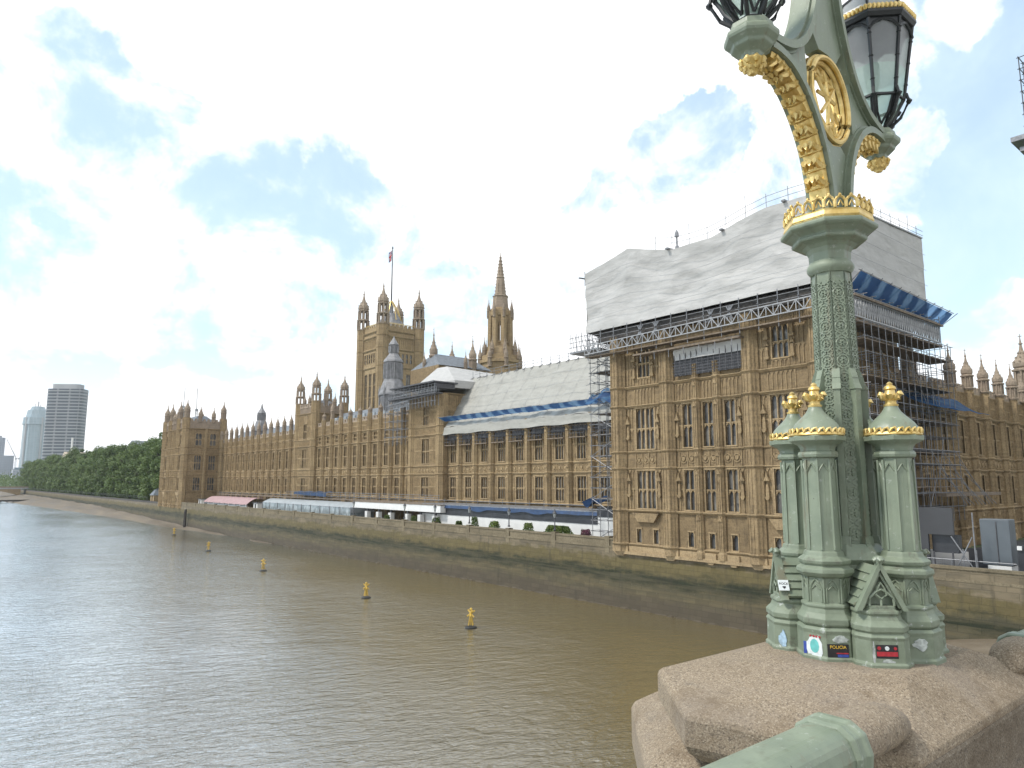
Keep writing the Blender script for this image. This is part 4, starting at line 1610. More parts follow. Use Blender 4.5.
# dark loft boxes that stand for the shade in the gap below the cover
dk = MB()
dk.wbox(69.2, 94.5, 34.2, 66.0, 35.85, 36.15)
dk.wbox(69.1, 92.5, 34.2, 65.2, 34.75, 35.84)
tag(dk.build('loft_shade', 'timber_dark'), 'dark backing standing for the shade between the boxy white cover and the pavilion wall', 'platform')

# debris sheet and mesh on the three middle bays at the attic
ms = thing('debris_screen', 'grey sheet and wire screen over three upper bays of the nearest pavilion', 'screen', (69.4, 48, 29))
m = MB()
grid(m, lambda a, b: (69.25 + crease(a * 12, 2, b * 3, .2), 43.2 + a * 9.6, 30.6 + b * 1.75), 30, 6)
m.build('hanging_sheet', 'white_sheet', ms, smooth=60, recalc=False)
m = MB()
for k in range(13):
    y = 43.1 + k * .8
    m.bar((69.3, y, 28.6), (69.3, y, 31.9), .05, 4)
for z in (28.9, 29.25, 29.6, 29.95, 30.3):
    m.bar((69.3, 43, z), (69.3, 53, z), .045, 4)
m.wbox(69.62, 69.7, 43.1, 52.9, 28.7, 31.5)
m.build('wire_screen', 'steel_dark', ms)

# scaffold tower between the pavilion and the range
st = thing('scaffold_tower', 'tall narrow scaffold tower between the nearest pavilion and the sheeted range', 'scaffolding', (76, 67, 7.5))
m = MB()
lattice(m, fr_range(73, 80.5, 4), fr_range(64.6, 70.6, 4), fr_range(7.5, 37.5, 20), .05)
m.build('standard_poles', 'steel', st)['kind'] = 'stuff'
m = MB()
zz = fr_range(7.5, 37.5, 10)
for i in range(10):
    a, b = (64.6, 70.6) if i % 2 else (70.6, 64.6)
    m.bar((72.95, a, zz[i]), (72.95, b, zz[i + 1]), .05, 5)
    m.bar((73 if i % 2 else 80.5, 70.65, zz[i]), (80.5 if i % 2 else 73, 70.65, zz[i + 1]), .05, 5)
for k in range(26):
    z = 26 + rr.random() * 11
    a = rr.uniform(64, 70)
    m.bar((72.8, a, z), (72.8, a + rr.uniform(.8, 2.5), z + rr.uniform(-.6, .9)), .045, 4)
m.build('brace', 'steel', st)
m = MB()
for z in fr_range(13.5, 37.5, 8):
    m.wbox(73.2, 80, 65, 70.4, z + .05, z + .12)
m.build('deck', 'board_wood', st)
m = MB()
m.wbox(70.5, 75, 66.6, 72.3, 34.3, 34.5)
for k in range(6):
    m.bar((70.6, 66.6 + k * 1.1, 34.4), (70.6, 66.6 + k * 1.1, 37.2), .05, 5)
for z in (35.2, 35.9, 36.6):
    m.bar((70.6, 66.3, z), (70.6, 72.6, z), .05, 5)
for k in range(8):
    m.bar((70.6, 66.5 + k * .7, 34.4), (70.6, 67.6 + k * .6, 36.8), .04, 4)
m.build('platform', 'steel', st)
m = MB()
grid(m, lambda a, b: (72.0 + 1.5 * b, 64.8 + a * 6.0, 27.2 + b * 1.6 - .4 * math.sin(a * 9)), 14, 3)
m.build('netting', 'blue_net', st, recalc=False)
m = MB()
grid(m, lambda a, b: (74.5 + 2.5 * b, 71 + a * 3.2, 12.6 + .5 * math.sin(a * 7) + b * .8), 8, 4)
m.build('cloth', 'blue_sheet', st, recalc=False)

# scaffold on the north side of the pavilion
sn = thing('scaffold_stand', 'dense scaffold on the shaded north side of the nearest pavilion', 'scaffolding', (84, 32.5, 7.5))
m = MB()
lattice(m, fr_range(71, 94, 14), [30.6, 33.2], fr_range(11.5, 32, 13), .042, skip=.15)
m.build('standard_poles', 'steel', sn)['kind'] = 'stuff'
m = MB()
for k in range(10):
    x = 74 + rr.random() * 17
    z = rr.uniform(11, 27)
    m.bar((x, 30.3, z), (x + rr.choice((-1, 1)) * rr.uniform(2, 4), 30.3, z + rr.uniform(2.5, 4.5)), .035, 5)
for k in range(9):        # raking shores
    x = 83.5 + k * 1.2
    m.bar((x, 30.0, 19.5 - (k % 3) * 1.3), (x + 3.4, 28.0, 13.4), .036, 5)
m.build('brace', 'steel', sn)
m = MB()
for z in fr_range(15.2, 30.1, 4):
    m.wbox(71, 94, 30.7, 33.1, z + .1, z + .2)
m.wbox(86, 104, 29.6, 33.0, 14.3, 14.65)
m.build('deck', 'board_wood', sn)
m = MB()
m.wbox(84.2, 85.6, 33.3, 34.5, 28.4, 36.2)
m.wbox(89.3, 90.9, 33.6, 34.6, 28.4, 34.2)
m.build('wrapped_post', 'stone_grey', sn)
m = MB()
grid(m, lambda a, b: (84 + a * 19.5, 29.8 + b * 3.6, 24.3 + b * 2.2 + .08 * math.sin(a * 22) - .3 * math.sin(b * 3.1) * (1 + .5 * math.sin(a * 15))), 44, 8)
m.build('cloth', 'blue_net', sn, smooth=60, recalc=False)

# gantry of the scaffolded square tower
sg = thing('scaffold_gantry', 'dark scaffold gantry round the top of the square tower', 'scaffolding', (79, 128, 33))
m = MB()
truss(m, (79.2, 139.5, 33.2), (79.2, 120.6, 33.9), 1.4, 22)
truss(m, (78.0, 138.5, 31.6), (78.0, 130.0, 32.0), 1.1, 10)
for k in range(15):
    y = 121 + k * 1.25
    m.bar((79, y, 31.5), (79, y, 36.4), .06, 5)
    m.bar((80, y, 31.5), (80, y, 36.4), .06, 5)
for z in (32.5, 34.6, 35.4, 36.0):
    m.bar((79, 120.4, z), (79, 140, z), .06, 5)
lattice(m, fr_range(80, 86, 3), fr_range(135.4, 143, 4), fr_range(24, 33, 5), .055)
m.build('lattice_frame', 'steel', sg)
m = MB()
m.wbox(78.4, 84.6, 120.6, 138.5, 36.3, 36.6)
m.wbox(78.6, 80.4, 120, 139.5, 33.9, 34.2)
m.wbox(79.3, 84, 120.9, 121.8, 35.2, 36.2)
m.build('deck', 'steel_dark', sg)

# scaffolding bands at the eaves of the sheeted range: each bay has its own pair of trestles
for k in range(11):
    y = 122.3 - (k + .5) * 58.3 / 11
    es = thing('eaves_scaffold', 'small scaffold stage hung in one bay under the eaves of the sheeted range', 'scaffolding', (82.6, y, 23.4), 'scaffold stages under the sheeted eaves')
    m = MB()
    for q in (-1.6, -.55, .55, 1.6):
        m.bar((81.95, y + q, 23.3), (81.95, y + q, 26.9), .05, 5)
        m.bar((82.6, y + q, 23.3), (82.6, y + q, 26.9), .05, 5)
    for z in (23.9, 24.5, 25.2, 25.8):
        m.bar((81.9, y - 1.9, z), (81.9, y + 1.9, z), .05, 5)
    m.wbox(82.75, 82.9, y - 1.9, y + 1.9, 24.3, 26.8)
    m.build('pole_frame', 'steel_dark', es)
    m = MB()
    m.wbox(81.9, 82.8, y - 1.95, y + 1.95, 23.15, 23.32)
    m.build('deck', 'board_wood', es)

# blue debris fans
f1 = thing('debris_fan', 'long blue debris netting fan along the eaves of the sheeted range', 'netting', (80, 96, 28))
m = MB()
grid(m, lambda a, b: (82.6 - 1.7 * b, 66.0 + a * 56.5, 28.35 + .75 * b + .06 * math.sin(a * 70) * b - .3 * math.sin(b * 3.14) + crease(a * 60, b * 2, 2, .16)), 90, 6)
m.build('netting', 'blue_net', f1, smooth=60, recalc=False)
m = MB()
for k in range(24):
    y = 66 + k * 2.45
    m.bar((82.7, y, 28.25), (80.7, y, 29.2), .04, 5)
m.bar((80.9, 66, 29.1), (80.9, 122.5, 29.1), .04, 5)
m.build('fan_poles', 'steel', f1)['kind'] = 'stuff'
f2 = thing('debris_fan', 'blue striped debris netting fan jutting out below the right side of the boxy cover', 'netting', (84, 32, 37))
m = MB()
grid(m, lambda a, b: (72.5 + a * 25.2, 33.5 - 2.3 * b, 35.7 + (1.9 - .5 * a) * b - .15 * math.sin(a * 34) * (1 - b) - .35 * math.sin(b * 3.14) - .25 * a), 60, 8)
m.build('netting', 'blue_net', f2, smooth=60, recalc=False)
m = MB()
for k in range(12):
    x = 72.5 + k * 2.4
    m.bar((x, 33.6, 35.6 - k * .02), (x, 31.0, 37.75 - k * .06), .05, 5)
m.bar((72, 31.15, 37.65), (98.0, 31.15, 36.95), .05, 5)
m.build('fan_poles', 'steel', f2)

# ------------------------------------------------------------------ things on the terrace
hb = thing('site_hoarding', 'long hoarding, black above and white below, at the foot of the sheeted range', 'hoarding', (76.5, 92, 7.5))
m = MB()
m.wbox(75.3, 75.5, 71.2, 119, 7.5, 9.75)
m.build('white_panel', 'white_paint', hb)
m = MB()
m.wbox(75.2, 75.52, 71.2, 119, 9.75, 11.5)
m.build('black_panel', 'black_sheet', hb)
m = MB()
m.wbox(75.1, 82.1, 71.2, 119, 11.5, 11.68)
m.build('deck', 'steel', hb)
m = MB()
grid(m, lambda a, b: (75.12 - .25 * b, 71.5 + a * 47, 11.55 - b * (.55 + .5 * max(0, mnoise.noise((a * 9, 3, 1))) * 2)), 90, 3)
m.build('cloth', 'blue_sheet', hb, recalc=False)
m = MB()
for k in range(30):
    y = 71.5 + k * 4.0 + 45
    if y > 196:
        break
    m.bar((75.4, y, 11.7), (75.4, y, 13.4), .05, 5)
for k in range(12):
    y = 80 + k * 3.5
    m.bar((75.4, y, 11.7), (75.4, y, 12.8), .045, 5)
m.bar((75.4, 71.5, 12.4), (75.4, 119, 12.4), .045, 5)
m.build('guard_rail', 'steel', hb)
wb = thing('site_cabin', 'white cabin with a black top, tight against the nearest pavilion on the terrace', 'cabin', (75, 70, 7.5))
m = MB()
m.wbox(74.6, 79, 68.0, 71.1, 7.5, 10.9)
m.build('body', 'white_paint', wb)
m = MB()
m.wbox(74.5, 79.1, 67.9, 71.15, 10.9, 12.3)
m.build('black_top', 'black_sheet', wb)

# covered walkway over the terrace, along ranges
gw = thing('covered_walkway', 'low scaffold walkway with pipe rails running along the foot of the middle ranges', 'walkway', (79, 160, 11))
m = MB()
m.wbox(79.6, 82.0, 119.5, 262, 11.3, 11.55)
m.build('deck', 'board_wood', gw)
m = MB()
for k in range(58):
    y = 120 + k * 2.45
    m.bar((79.7, y, 7.5), (79.7, y, 13.2 if y < 200 else 12.2), .05, 5)
for z in (12.1, 12.6, 13.1):
    m.bar((79.7, 119.6, z), (79.7, 198, z), .045, 5)
m.bar((79.7, 198, 12.1), (79.7, 262, 12.1), .045, 5)
m.build('guard_rail', 'steel', gw)
m = MB()
grid(m, lambda a, b: (79.5 + b * 2, 172 + a * 21, 12.9 + .12 * math.sin(a * 20) + b * .3), 20, 2)
grid(m, lambda a, b: (79.5, 172 + a * 21, 12.9 - b * (1.0 - .5 * a)), 20, 2)
m.build('cloth', 'blue_sheet', gw, recalc=False)

cn = thing('terrace_canopy', 'white flat canopy on square white pillars on the terrace', 'canopy', (76.5, 129, 7.5))
m = MB()
m.wbox(74.0, 79.4, 110.8, 146.2, 10.1, 11.45)
m.build('roof_slab', 'white_paint', cn, bevel=.05)
m = MB()
m.wbox(73.9, 79.45, 110.7, 146.3, 11.45, 11.55)
m.build('roof_edge', 'board_wood', cn)
for y in (140.0, 135.0, 129.8, 123.2, 118.4, 113.2):
    m = MB()
    m.wbox(74.1, 75.0, y - .5, y + .5, 7.5, 9.5)
    m.build('pillar', 'white_paint', cn)
    m = MB()
    m.wbox(74.4, 74.75, y - .2, y + .2, 9.5, 10.1)
    m.build('pillar_head', 'steel_dark', cn)
tent = thing('glass_tent', 'long grey tent with clear side walls on the terrace, left of the white canopy', 'tent', (76.5, 174, 7.5))
m = MB()
grid(m, lambda a, b: (73.9 + 6.0 * b, 146.8 + a * 55, 10.0 + 1.1 * math.sin(b * math.pi) + .0 * a), 24, 8)
grid(m, lambda a, b: (73.9 + 6.0 * b, 146.8, 8.9 + (1.1 + 1.1 * math.sin(b * math.pi)) * a), 2, 8)
m.build('roof_skin', 'pale_panel', tent, smooth=50, recalc=False)
m = MB()
m.wbox(74.0, 74.06, 147, 201.6, 7.6, 10.0)
m.wbox(74.1, 79.8, 147, 147.06, 7.6, 8.9)
m.build('side_wall', 'tent_glass', tent)
for k in range(11):
    m = MB()
    y = 147 + k * 5.46
    m.wbox(73.88, 74.02, y - .1, y + .1, 7.5, 10.1)
    m.build('frame_post', 'steel', tent)
mq = thing('marquee', 'long pink and white awning marquee on the terrace near the far pavilion', 'marquee', (76.5, 236, 7.5))
m = MB()
grid(m, lambda a, b: (73.9 + 5.4 * b, 215 + a * 43, 8.9 + 1.9 * math.sin(min(1, b * 1.6) * math.pi / 2) + .06 * math.sin(a * 44)), 50, 6)
m.build('awning', 'pink_cloth', mq, smooth=50, recalc=False)
m = MB()
m.wbox(74.2, 74.3, 215.2, 257.8, 7.5, 8.9)
m.build('side_wall', 'pale_panel', mq)
for k in range(9):
    m = MB()
    m.wbox(73.9, 74.05, 215.2 + k * 5.3, 215.4 + k * 5.3, 7.5, 9.0)
    m.build('post', 'white_paint', mq)
for y, c in ((208, 'white_paint'), (263, 'white_paint')):
    kx = thing('terrace_kiosk', 'small white kiosk between the pink marquee and the grey tent' if y < 220 else 'small white kiosk between the pink marquee and the far pavilion', 'kiosk', (75.5, y, 7.5))
    m = MB()
    m.wbox(74.2, 77, y - 1.6, y + 1.6, 7.5, 9.6)
    m.build('body', c, kx)
    m = MB()
    m.wbox(73.9, 77.3, y - 1.9, y + 1.9, 9.6, 9.8)
    m.build('roof', 'steel_dark', kx)
    m = MB()
    m.wbox(74.15, 74.2, y - .5, y + .5, 8.2, 9.3)
    m.build('hatch', 'black_sheet', kx)

# terrace lamps on the parapet piers
def terrace_lamp():
    t = thing('terrace_lamp', 'x', 'lamp', (70.2, 65.0, 8.95), 'lamps on the terrace parapet')
    m = MB()
    m.lathe(70.2, 65.0, [(8.95, .2), (9.15, .2), (9.2, .1), (10.6, .07), (10.65, .16), (10.75, .16)], 8)
    m.build('post', 'steel_dark', t)
    m = MB()
    m.lathe(70.2, 65.0, [(10.75, .16), (11.35, .27)], 8)
    m.build('lantern', 'lantern_frosted', t)
    m = MB()
    m.lathe(70.2, 65.0, [(11.35, .31), (11.42, .31), (11.65, .14), (11.75, .1), (11.95, .03)], 8)
    m.build('lantern_cap', 'steel_dark', t)
    return t


tl0 = terrace_lamp()
LB = ['terrace lamp nearest to the black topped cabin', 'terrace lamp before the hoarding, second from the black topped cabin', 'terrace lamp before the hoarding, third from the black topped cabin',
      'terrace lamp before the left end of the hoarding', 'terrace lamp before the right half of the white canopy', 'terrace lamp before the left half of the white canopy']
for i, k in enumerate((1, 2, 3, 4, 5, 7)):
    t = tl0 if i == 0 else dup(tl0, (70.2, PIER_Y[k], 8.95))
    t.location = (70.2, PIER_Y[k], 8.95)
    t['label'] = LB[i]

# planters and bushes on the terrace
def bush(name, label, cat, x, y, z, r, h, mat, n, seed, ly=1.0, group=None):
    rb = random.Random(seed)
    m = MB()
    for i in range(n):
        a, e, q = rb.random() * 6.283, rb.random(), rb.random() ** .4
        px = x + math.cos(a) * r * q * (1 - e * .4)
        py = y + math.sin(a) * r * ly * q * (1 - e * .4)
        pz = z + h * (.12 + .88 * e)
        s_ = rb.uniform(.10, .2) * (.6 + r * .4)
        u = Vector((rb.gauss(0, 1), rb.gauss(0, 1), rb.gauss(0, 1))).normalized()
        v = u.orthogonal().normalized()
        w2 = u.cross(v)
        c = Vector((px, py, pz))
        m.add([tuple(c + v * s_), tuple(c + w2 * s_ * .6), tuple(c - v * s_), tuple(c - w2 * s_ * .6)], [(0, 1, 2, 3)])
    t = thing(name, label, cat, (x, y, z), group)
    m.build('foliage', mat, t, recalc=False)
    m = MB()
    m.lathe(x, y, [(z - .45, .3), (z + .1, .38), (z + .25, .3)], 8)
    m.build('pot', 'stone_grey', t)
    return t


bush('hedge', 'bright green clipped hedge on the terrace before the white hoarding', 'hedge', 71.6, 76.2, 8.0, .7, 1.5, 'shrub_leaf', 2200, 3, 5.0)
bush('flower_bed', 'pinkish flowering bush beside the black topped cabin', 'bush', 71.6, 70.6, 8.0, .8, 1.3, 'flower_leaf', 500, 5, 1.3)
for i, (y, r, h, lab) in enumerate(((83.0, .9, 1.6, 'round potted bush just left of the clipped hedge'), (91.5, 1.0, 1.5, 'potted bush before the middle of the hoarding'),
                                   (96.9, .7, 2.0, 'tall potted bush at a terrace lamp before the hoarding'), (101.5, .7, 1.1, 'low potted bush between two terrace lamps before the hoarding'),
                                   (108.6, .9, 1.4, 'potted bush at the left end of the hoarding'), (116.3, .7, 1.4, 'potted bush at the right end of the white canopy'),
                                   (126.5, .7, 1.2, 'potted bush under the middle of the white canopy'))):
    bush('potted_bush', lab, 'bush', 71.7, y, 8.0, r, h, 'shrub_leaf', 480, 20 + i, 1.2, 'potted bushes on the terrace')

# mooring pile and the little stone hut by the trees
pl = MB()
pl.lathe(68.7, 259.3, [(-2, .42), (6.2, .36), (6.4, .3)], 10)
pl.bar((68.3, 259.3, -1), (68.3, 259.3, 5.6), .14, 6)
pl.lathe(68.7, 259.3, [(5.5, .39), (5.501, .44), (5.8, .44), (5.801, .37)], 10)
tag(pl.build('mooring_pile', 'timber_dark'), 'dark timber mooring pile standing in the water at the river wall', 'pile')
hut = thing('stone_hut', 'little stone hut with a pyramid roof on the river wall beside the far pavilion', 'hut', (72.5, 318, 7.3))
m = MB()
for y in (315.6, 320.4):
    m.wbox(71, 74.6, y - .5, y + .5, 7.3, 10.2)
m.wbox(74, 74.6, 316.1, 319.9, 7.3, 10.2)
m.wbox(71, 71.5, 316.1, 317.1, 7.3, 10.2)
m.wbox(71, 71.5, 318.9, 319.9, 7.3, 10.2)
m.build('wall', 'stone_pale', hut)
m = MB()
m.loft([[(70.6, 314.7, 10.2), (75, 314.7, 10.2), (75, 321.3, 10.2), (70.6, 321.3, 10.2)], [(72.7, 317.9, 13.6), (72.9, 317.9, 13.6), (72.9, 318.1, 13.6), (72.7, 318.1, 13.6)]])
m.build('roof', 'slate', hut)

# ------------------------------------------------------------------ site things right of the lamp
rs = thing('site_screen', 'dark grey site screen with an open bay, right of the lamp base', 'screen', (74, 27, 7.5))
m = MB()
m.wbox(73.9, 74.2, 27.3, 29.6, 7.52, 13.5)
m.wbox(73.9, 74.2, 25.1, 27.3, 11.0, 13.5)
m.build('panel', 'grey_panel', rs)
m = MB()
m.wbox(74.5, 75.5, 25.0, 27.2, 9.3, 10.95)
m.build('dark_bay', 'black_sheet', rs)
m = MB()
for y in (25.4, 27.0):
    m.bar((74.2, y, 7.52), (74.2, y, 9.4), .09)
m.build('leg', 'steel_dark', rs)
rc = thing('site_cabinet', 'pale blue grey site cabinet on the river wall near the right edge', 'cabinet', (74, 21.6, 7.5))
m = MB()
m.wbox(73.8, 75.4, 20.6, 22.9, 8.6, 12.6)
m.build('body', 'cabinet_panel', rc, bevel=.05)
m = MB()
m.wbox(73.75, 75.4, 20.7, 22.5, 7.53, 8.55)
m.build('base', 'white_paint', rc)
m = MB()
m.wbox(73.72, 73.79, 21.6, 21.66, 8.7, 12.4)
m.build('door_seam', 'steel_dark', rc)
rf_ = thing('site_fence', 'steel mesh site fence with diagonal braces between the dark screen and the pale cabinet', 'fence', (73, 23, 7.5))
m = MB()
for y in (22.95, 24.0, 25.0, 26.5, 28, 29.6):
    m.bar((72.6, y, 7.5), (72.6, y, 9.9 if y < 25 else 8.9), .05, 5)
for z in (8.9, 7.7):
    m.bar((72.6, 20, z), (72.6, 29.6, z), .045, 5)
m.bar((72.6, 22.9, 7.6), (72.6, 24.9, 11.0), .06, 5)
m.bar((72.6, 24.9, 7.6), (72.6, 23.2, 11.0), .06, 5)
m.bar((72.3, 22.95, 7.6), (72.3, 22.95, 13.2), .06, 5)
m.build('bars', 'steel', rf_)
m = MB()
for k in range(40):
    y = 22.9 + k * .17
    m.bar((72.62, y, 7.7), (72.62, y, 8.9), .012, 3)
m.build('mesh_infill', 'steel', rf_)
dh = thing('site_hoarding', 'dark hoarding with a small white lamp at the right edge, below the north front', 'hoarding', (74, 18, 7.5))
m = MB()
m.wbox(74.2, 74.5, 12, 20.3, 7.52, 10.4)
m.build('panel', 'black_sheet', dh)
m = MB()
m.wbox(74.0, 74.18, 19.9, 20.25, 10.0, 10.35)
m.build('lamp_box', 'white_paint', dh)
ww = thing('site_wall', 'low pale wall and dark gates in the yard behind the screen', 'wall', (78, 24, 7.5))
m = MB()
m.wbox(78, 78.3, 22, 30, 7.52, 9.2)
m.build('wall', 'concrete_far', ww)
m = MB()
m.wbox(77.9, 77.99, 23.0, 25.3, 7.53, 9.6)
m.build('gate', 'black_sheet', ww)

# clock tower wrapped in scaffold: only its stage edges reach into view
ck = thing('clock_tower', 'tall clock tower wrapped in scaffold cladding at the right edge of the photo', 'tower', (157, 25.5, 7.5))
m = MB()
m.wbox(150.8, 164, 19.5, 32.2, 7.4, 80)
m.wbox(151.5, 163.3, 20.2, 31.5, 80, 97)
m.build('cladding', 'far_block_cladding', ck)
m = MB()
m.wbox(147.4, 166, 17.5, 35.2, 77.4, 78.3)
m.wbox(148.4, 165.5, 18.2, 34.2, 75.6, 76.4)
m.wbox(148.6, 165.5, 18.2, 33.9, 52.6, 53.4)
m.build('stage', 'steel', ck)
m = MB()
lattice(m, fr_range(149.4, 165, 6), fr_range(18.6, 33.2, 6), fr_range(78.3, 94, 7), .09)
m.build('pole_frame', 'steel_dark', ck)
m = MB()
m.loft([[(151, 19.7, 97), (163.8, 19.7, 97), (163.8, 32, 97), (151, 32, 97)], [(157.2, 25.6, 112), (157.6, 25.6, 112), (157.6, 26, 112), (157.2, 26, 112)]])
m.build('roof', 'slate', ck)

# ------------------------------------------------------------------ buoys
def buoy():
    t = thing('marker_buoy', 'x', 'buoy', (47.3, 64.5, 0), 'yellow marker buoys in the river')
    x, y = 47.3, 64.5
    m = MB()
    m.lathe(x, y, [(-.3, .45), (.0, .66), (.1, .68), (.16, .6), (.2, .25)], 14)
    m.build('float', 'iron_black', t)
    m = MB()
    for j in range(4):
        a = j * math.pi / 2
        m.bar((x + .34 * math.cos(a), y + .34 * math.sin(a), .3), (x + .13 * math.cos(a), y + .13 * math.sin(a), 1.25), .05, 5)
    m.lathe(x, y, [(.3, .09), (.9, .11), (1.3, .10), (1.75, .06)], 8)
    m.build('mast', 'yellow_paint', t)
    m = MB()
    for s_ in (-1, 1):
        m.bar((x - .3, y + s_ * .3, 1.25), (x + .3, y - s_ * .3, 1.85), .085, 5)
        m.bar((x + .1, y - s_ * .4, 1.2), (x - .1, y + s_ * .4, 1.9), .085, 5)
    m.lathe(x, y, [(1.8, .05), (1.9, .16), (2.08, .16), (2.15, .05)], 8)
    m.build('topmark', 'yellow_paint', t)
    return t


b0 = buoy()
for i, (x, y, lab) in enumerate(((47.3, 64.5, 'yellow marker buoy with a crossed topmark, nearest to the bridge'), (47.9, 89.8, 'yellow marker buoy, second from the bridge'),
                                 (47.6, 128, 'yellow marker buoy, third from the bridge, below the white canopy'), (51, 172, 'yellow marker buoy, fourth from the bridge'),
                                 (57.8, 229, 'tiny farthest yellow marker buoy by the mooring pile'))):
    t = b0 if i == 0 else dup(b0, (x, y, 0), rotz=i * .5)
    t.location = (x, y, 0)
    t['label'] = lab

# ------------------------------------------------------------------ trees of the riverside garden
def make_tree(seed, h, w_):
    rt = random.Random(seed)
    t = thing('plane_tree', 'broad leafy tree in the green row beyond the far pavilion', 'tree', (0, 0, 0), 'trees beyond the far pavilion')
    m = MB()
    m.path([(0, 0, 0), (.1, .2, h * .2), (-.2, .1, h * .45), (.1, 0, h * .8)], [.55, .45, .34, .08], 8)
    tips = []
    for k in range(13):
        z = h * rt.uniform(.2, .6)
        a = rt.random() * 6.283
        l = w_ * rt.uniform(.28, .46)
        p2 = (math.cos(a) * l * .6, math.sin(a) * l * .6, z + h * .10)
        p3 = (math.cos(a) * l, math.sin(a) * l, z + h * rt.uniform(.08, .25))
        m.path([(0, 0, z), p2, p3], [.22, .13, .04], 5)
        tips.append(p3)
    m.build('trunk', 'bark', t)
    cl = []
    for k in range(56):
        e = rt.random()
        z = h * (.06 + .92 * e)
        rr_ = w_ * .5 * math.sqrt(max(.05, 1 - ((e - .42) / .62) ** 2))
        a = rt.random() * 6.283
        q = rr_ * rt.uniform(.45, .95)
        cl.append((math.cos(a) * q, math.sin(a) * q, z, rt.uniform(1.2, 2.6)))
    m = MB()
    for x, y, z, r in cl:
        for i in range(95):
            u = Vector((rt.gauss(0, 1), rt.gauss(0, 1), rt.gauss(0, 1))).normalized()
            c = Vector((x, y, z)) + Vector((u.x * r, u.y * r, u.z * r * .8)) * rt.uniform(.55, 1.05)
            nrm = (u + Vector((rt.gauss(0, .5), rt.gauss(0, .5), rt.gauss(0, .5) + .3))).normalized()
            v = nrm.orthogonal().normalized()
            v = (v * math.cos(i) + nrm.cross(v) * math.sin(i)).normalized()
            w2 = nrm.cross(v)
            s_ = rt.uniform(.35, .62)
            m.add([tuple(c + v * s_), tuple(c + w2 * s_ * .55), tuple(c - v * s_), tuple(c - w2 * s_ * .55)], [(0, 1, 2, 3)])
    m.build('crown', 'leaf', t, recalc=False)
    return t


protos = [make_tree(11, 26, 15), make_tree(12, 24, 16), make_tree(13, 28, 14)]
rt = random.Random(99)
used = [False] * 3
n_tree = 0
for row, (x0, yA, yB, stp) in enumerate(((79, 320, 640, 9.5), (90, 316, 560, 10), (78, 650, 900, 12))):
    y = yA
    while y < yB:
        k = rt.randrange(3)
        loc = (x0 + rt.uniform(-1.5, 1.5), y + rt.uniform(-2, 2), 7.2)
        t = protos[k] if not used[k] else dup(protos[k], loc)
        used[k] = True
        t.location = loc
        t.rotation_euler = (0, 0, rt.random() * 6.28)
        s_ = rt.uniform(.94, 1.08) * (1.09 if row == 1 else 1.0)
        t.scale = (s_, s_, s_ * rt.uniform(.95, 1.06) * (1.0 if y < 620 else 1.02))
        y += stp
        n_tree += 1
fw = MB()
rt = random.Random(5)
for i in range(5200):
    y = 880 + rt.random() ** .8 * 560
    x = 72 + rt.random() * 60 - (y - 880) * .10
    z = 7 + rt.random() ** .7 * 19 * (1 - .25 * rt.random()) * (.8 + .25 * math.sin(y * .11) + .1 * math.sin(x))
    nrm = Vector((rt.gauss(0, 1), rt.gauss(-.5, 1), rt.gauss(.5, 1))).normalized()
    v = nrm.orthogonal().normalized()
    w2 = nrm.cross(v)
    c = Vector((x, y, z))
    s_ = rt.uniform(.7, 1.5)
    fw.add([tuple(c + v * s_), tuple(c + w2 * s_ * .7), tuple(c - v * s_), tuple(c - w2 * s_ * .7)], [(0, 1, 2, 3)])
o = fw.build('distant_wood', 'leaf', recalc=False)
o['kind'] = 'stuff'

# railing under the trees
gr = thing('garden_railing', 'dark iron railing on the river wall under the trees', 'railing', (70.6, 450, 8.5))
m = MB()
for k in range(90):
    y = 324 + k * 6.5
    m.bar((70.4, y, 8.5), (70.4, y, 9.7), .06, 4)
for z in (9.0, 9.65):
    m.bar((70.4, 324, z), (70.4, 905, z), .05, 4)
m.build('bars', 'steel_dark', gr)

# ------------------------------------------------------------------ far bridge and far buildings
br = thing('river_bridge', 'low grey arched bridge far up the river at the left edge', 'bridge', (0, 800, 0))
m = MB()
m.wbox(-230, 84, 796, 812, 8.6, 9.9)
m.build('deck', 'concrete_far', br)
m = MB()
m.wbox(-230, 84, 795.6, 796, 9.9, 11.0)
m.build('parapet', 'stone_grey', br)
for k in range(6):
    xa, xb = 66 - k * 50, 66 - (k + 1) * 50
    m = MB()
    top = [(xa, 8.7)] + [(xb, 8.7)]
    arch = [(xb + (xa - xb) * i / 14, 2.5 + 5.2 * math.sin(math.pi * i / 14)) for i in range(15)]
    m.loft([[(x, y, z) for x, z in [(xa, 8.7)] + list(reversed(arch)) + [(xb, 8.7)]] for y in (796.4, 811.5)])
    m.build('arch_span', 'stone_pale', br)
    m = MB()
    m.wbox(xb - 2.4, xb + 2.4, 793, 815, -3, 8.6)
    m.build('pier', 'stone_pale', br)
jet = MB()
for a, b in ((62, 40), ):
    jet.wbox(b - 30, a, 640, 643, 1.0, 2.2)
for k in range(14):
    jet.wbox(12 + k * 3.7, 12.5 + k * 3.7, 640.5, 642.5, -2, 1.0)
tag(jet.build('timber_jetty', 'timber_dark'), 'low dark jetty on the mud far up the river', 'jetty')

mt = thing('office_tower', 'dark slab office tower of about thirty storeys behind the trees', 'office tower', (113, 948, 7))
m = MB()
cx, cy = 113, 930


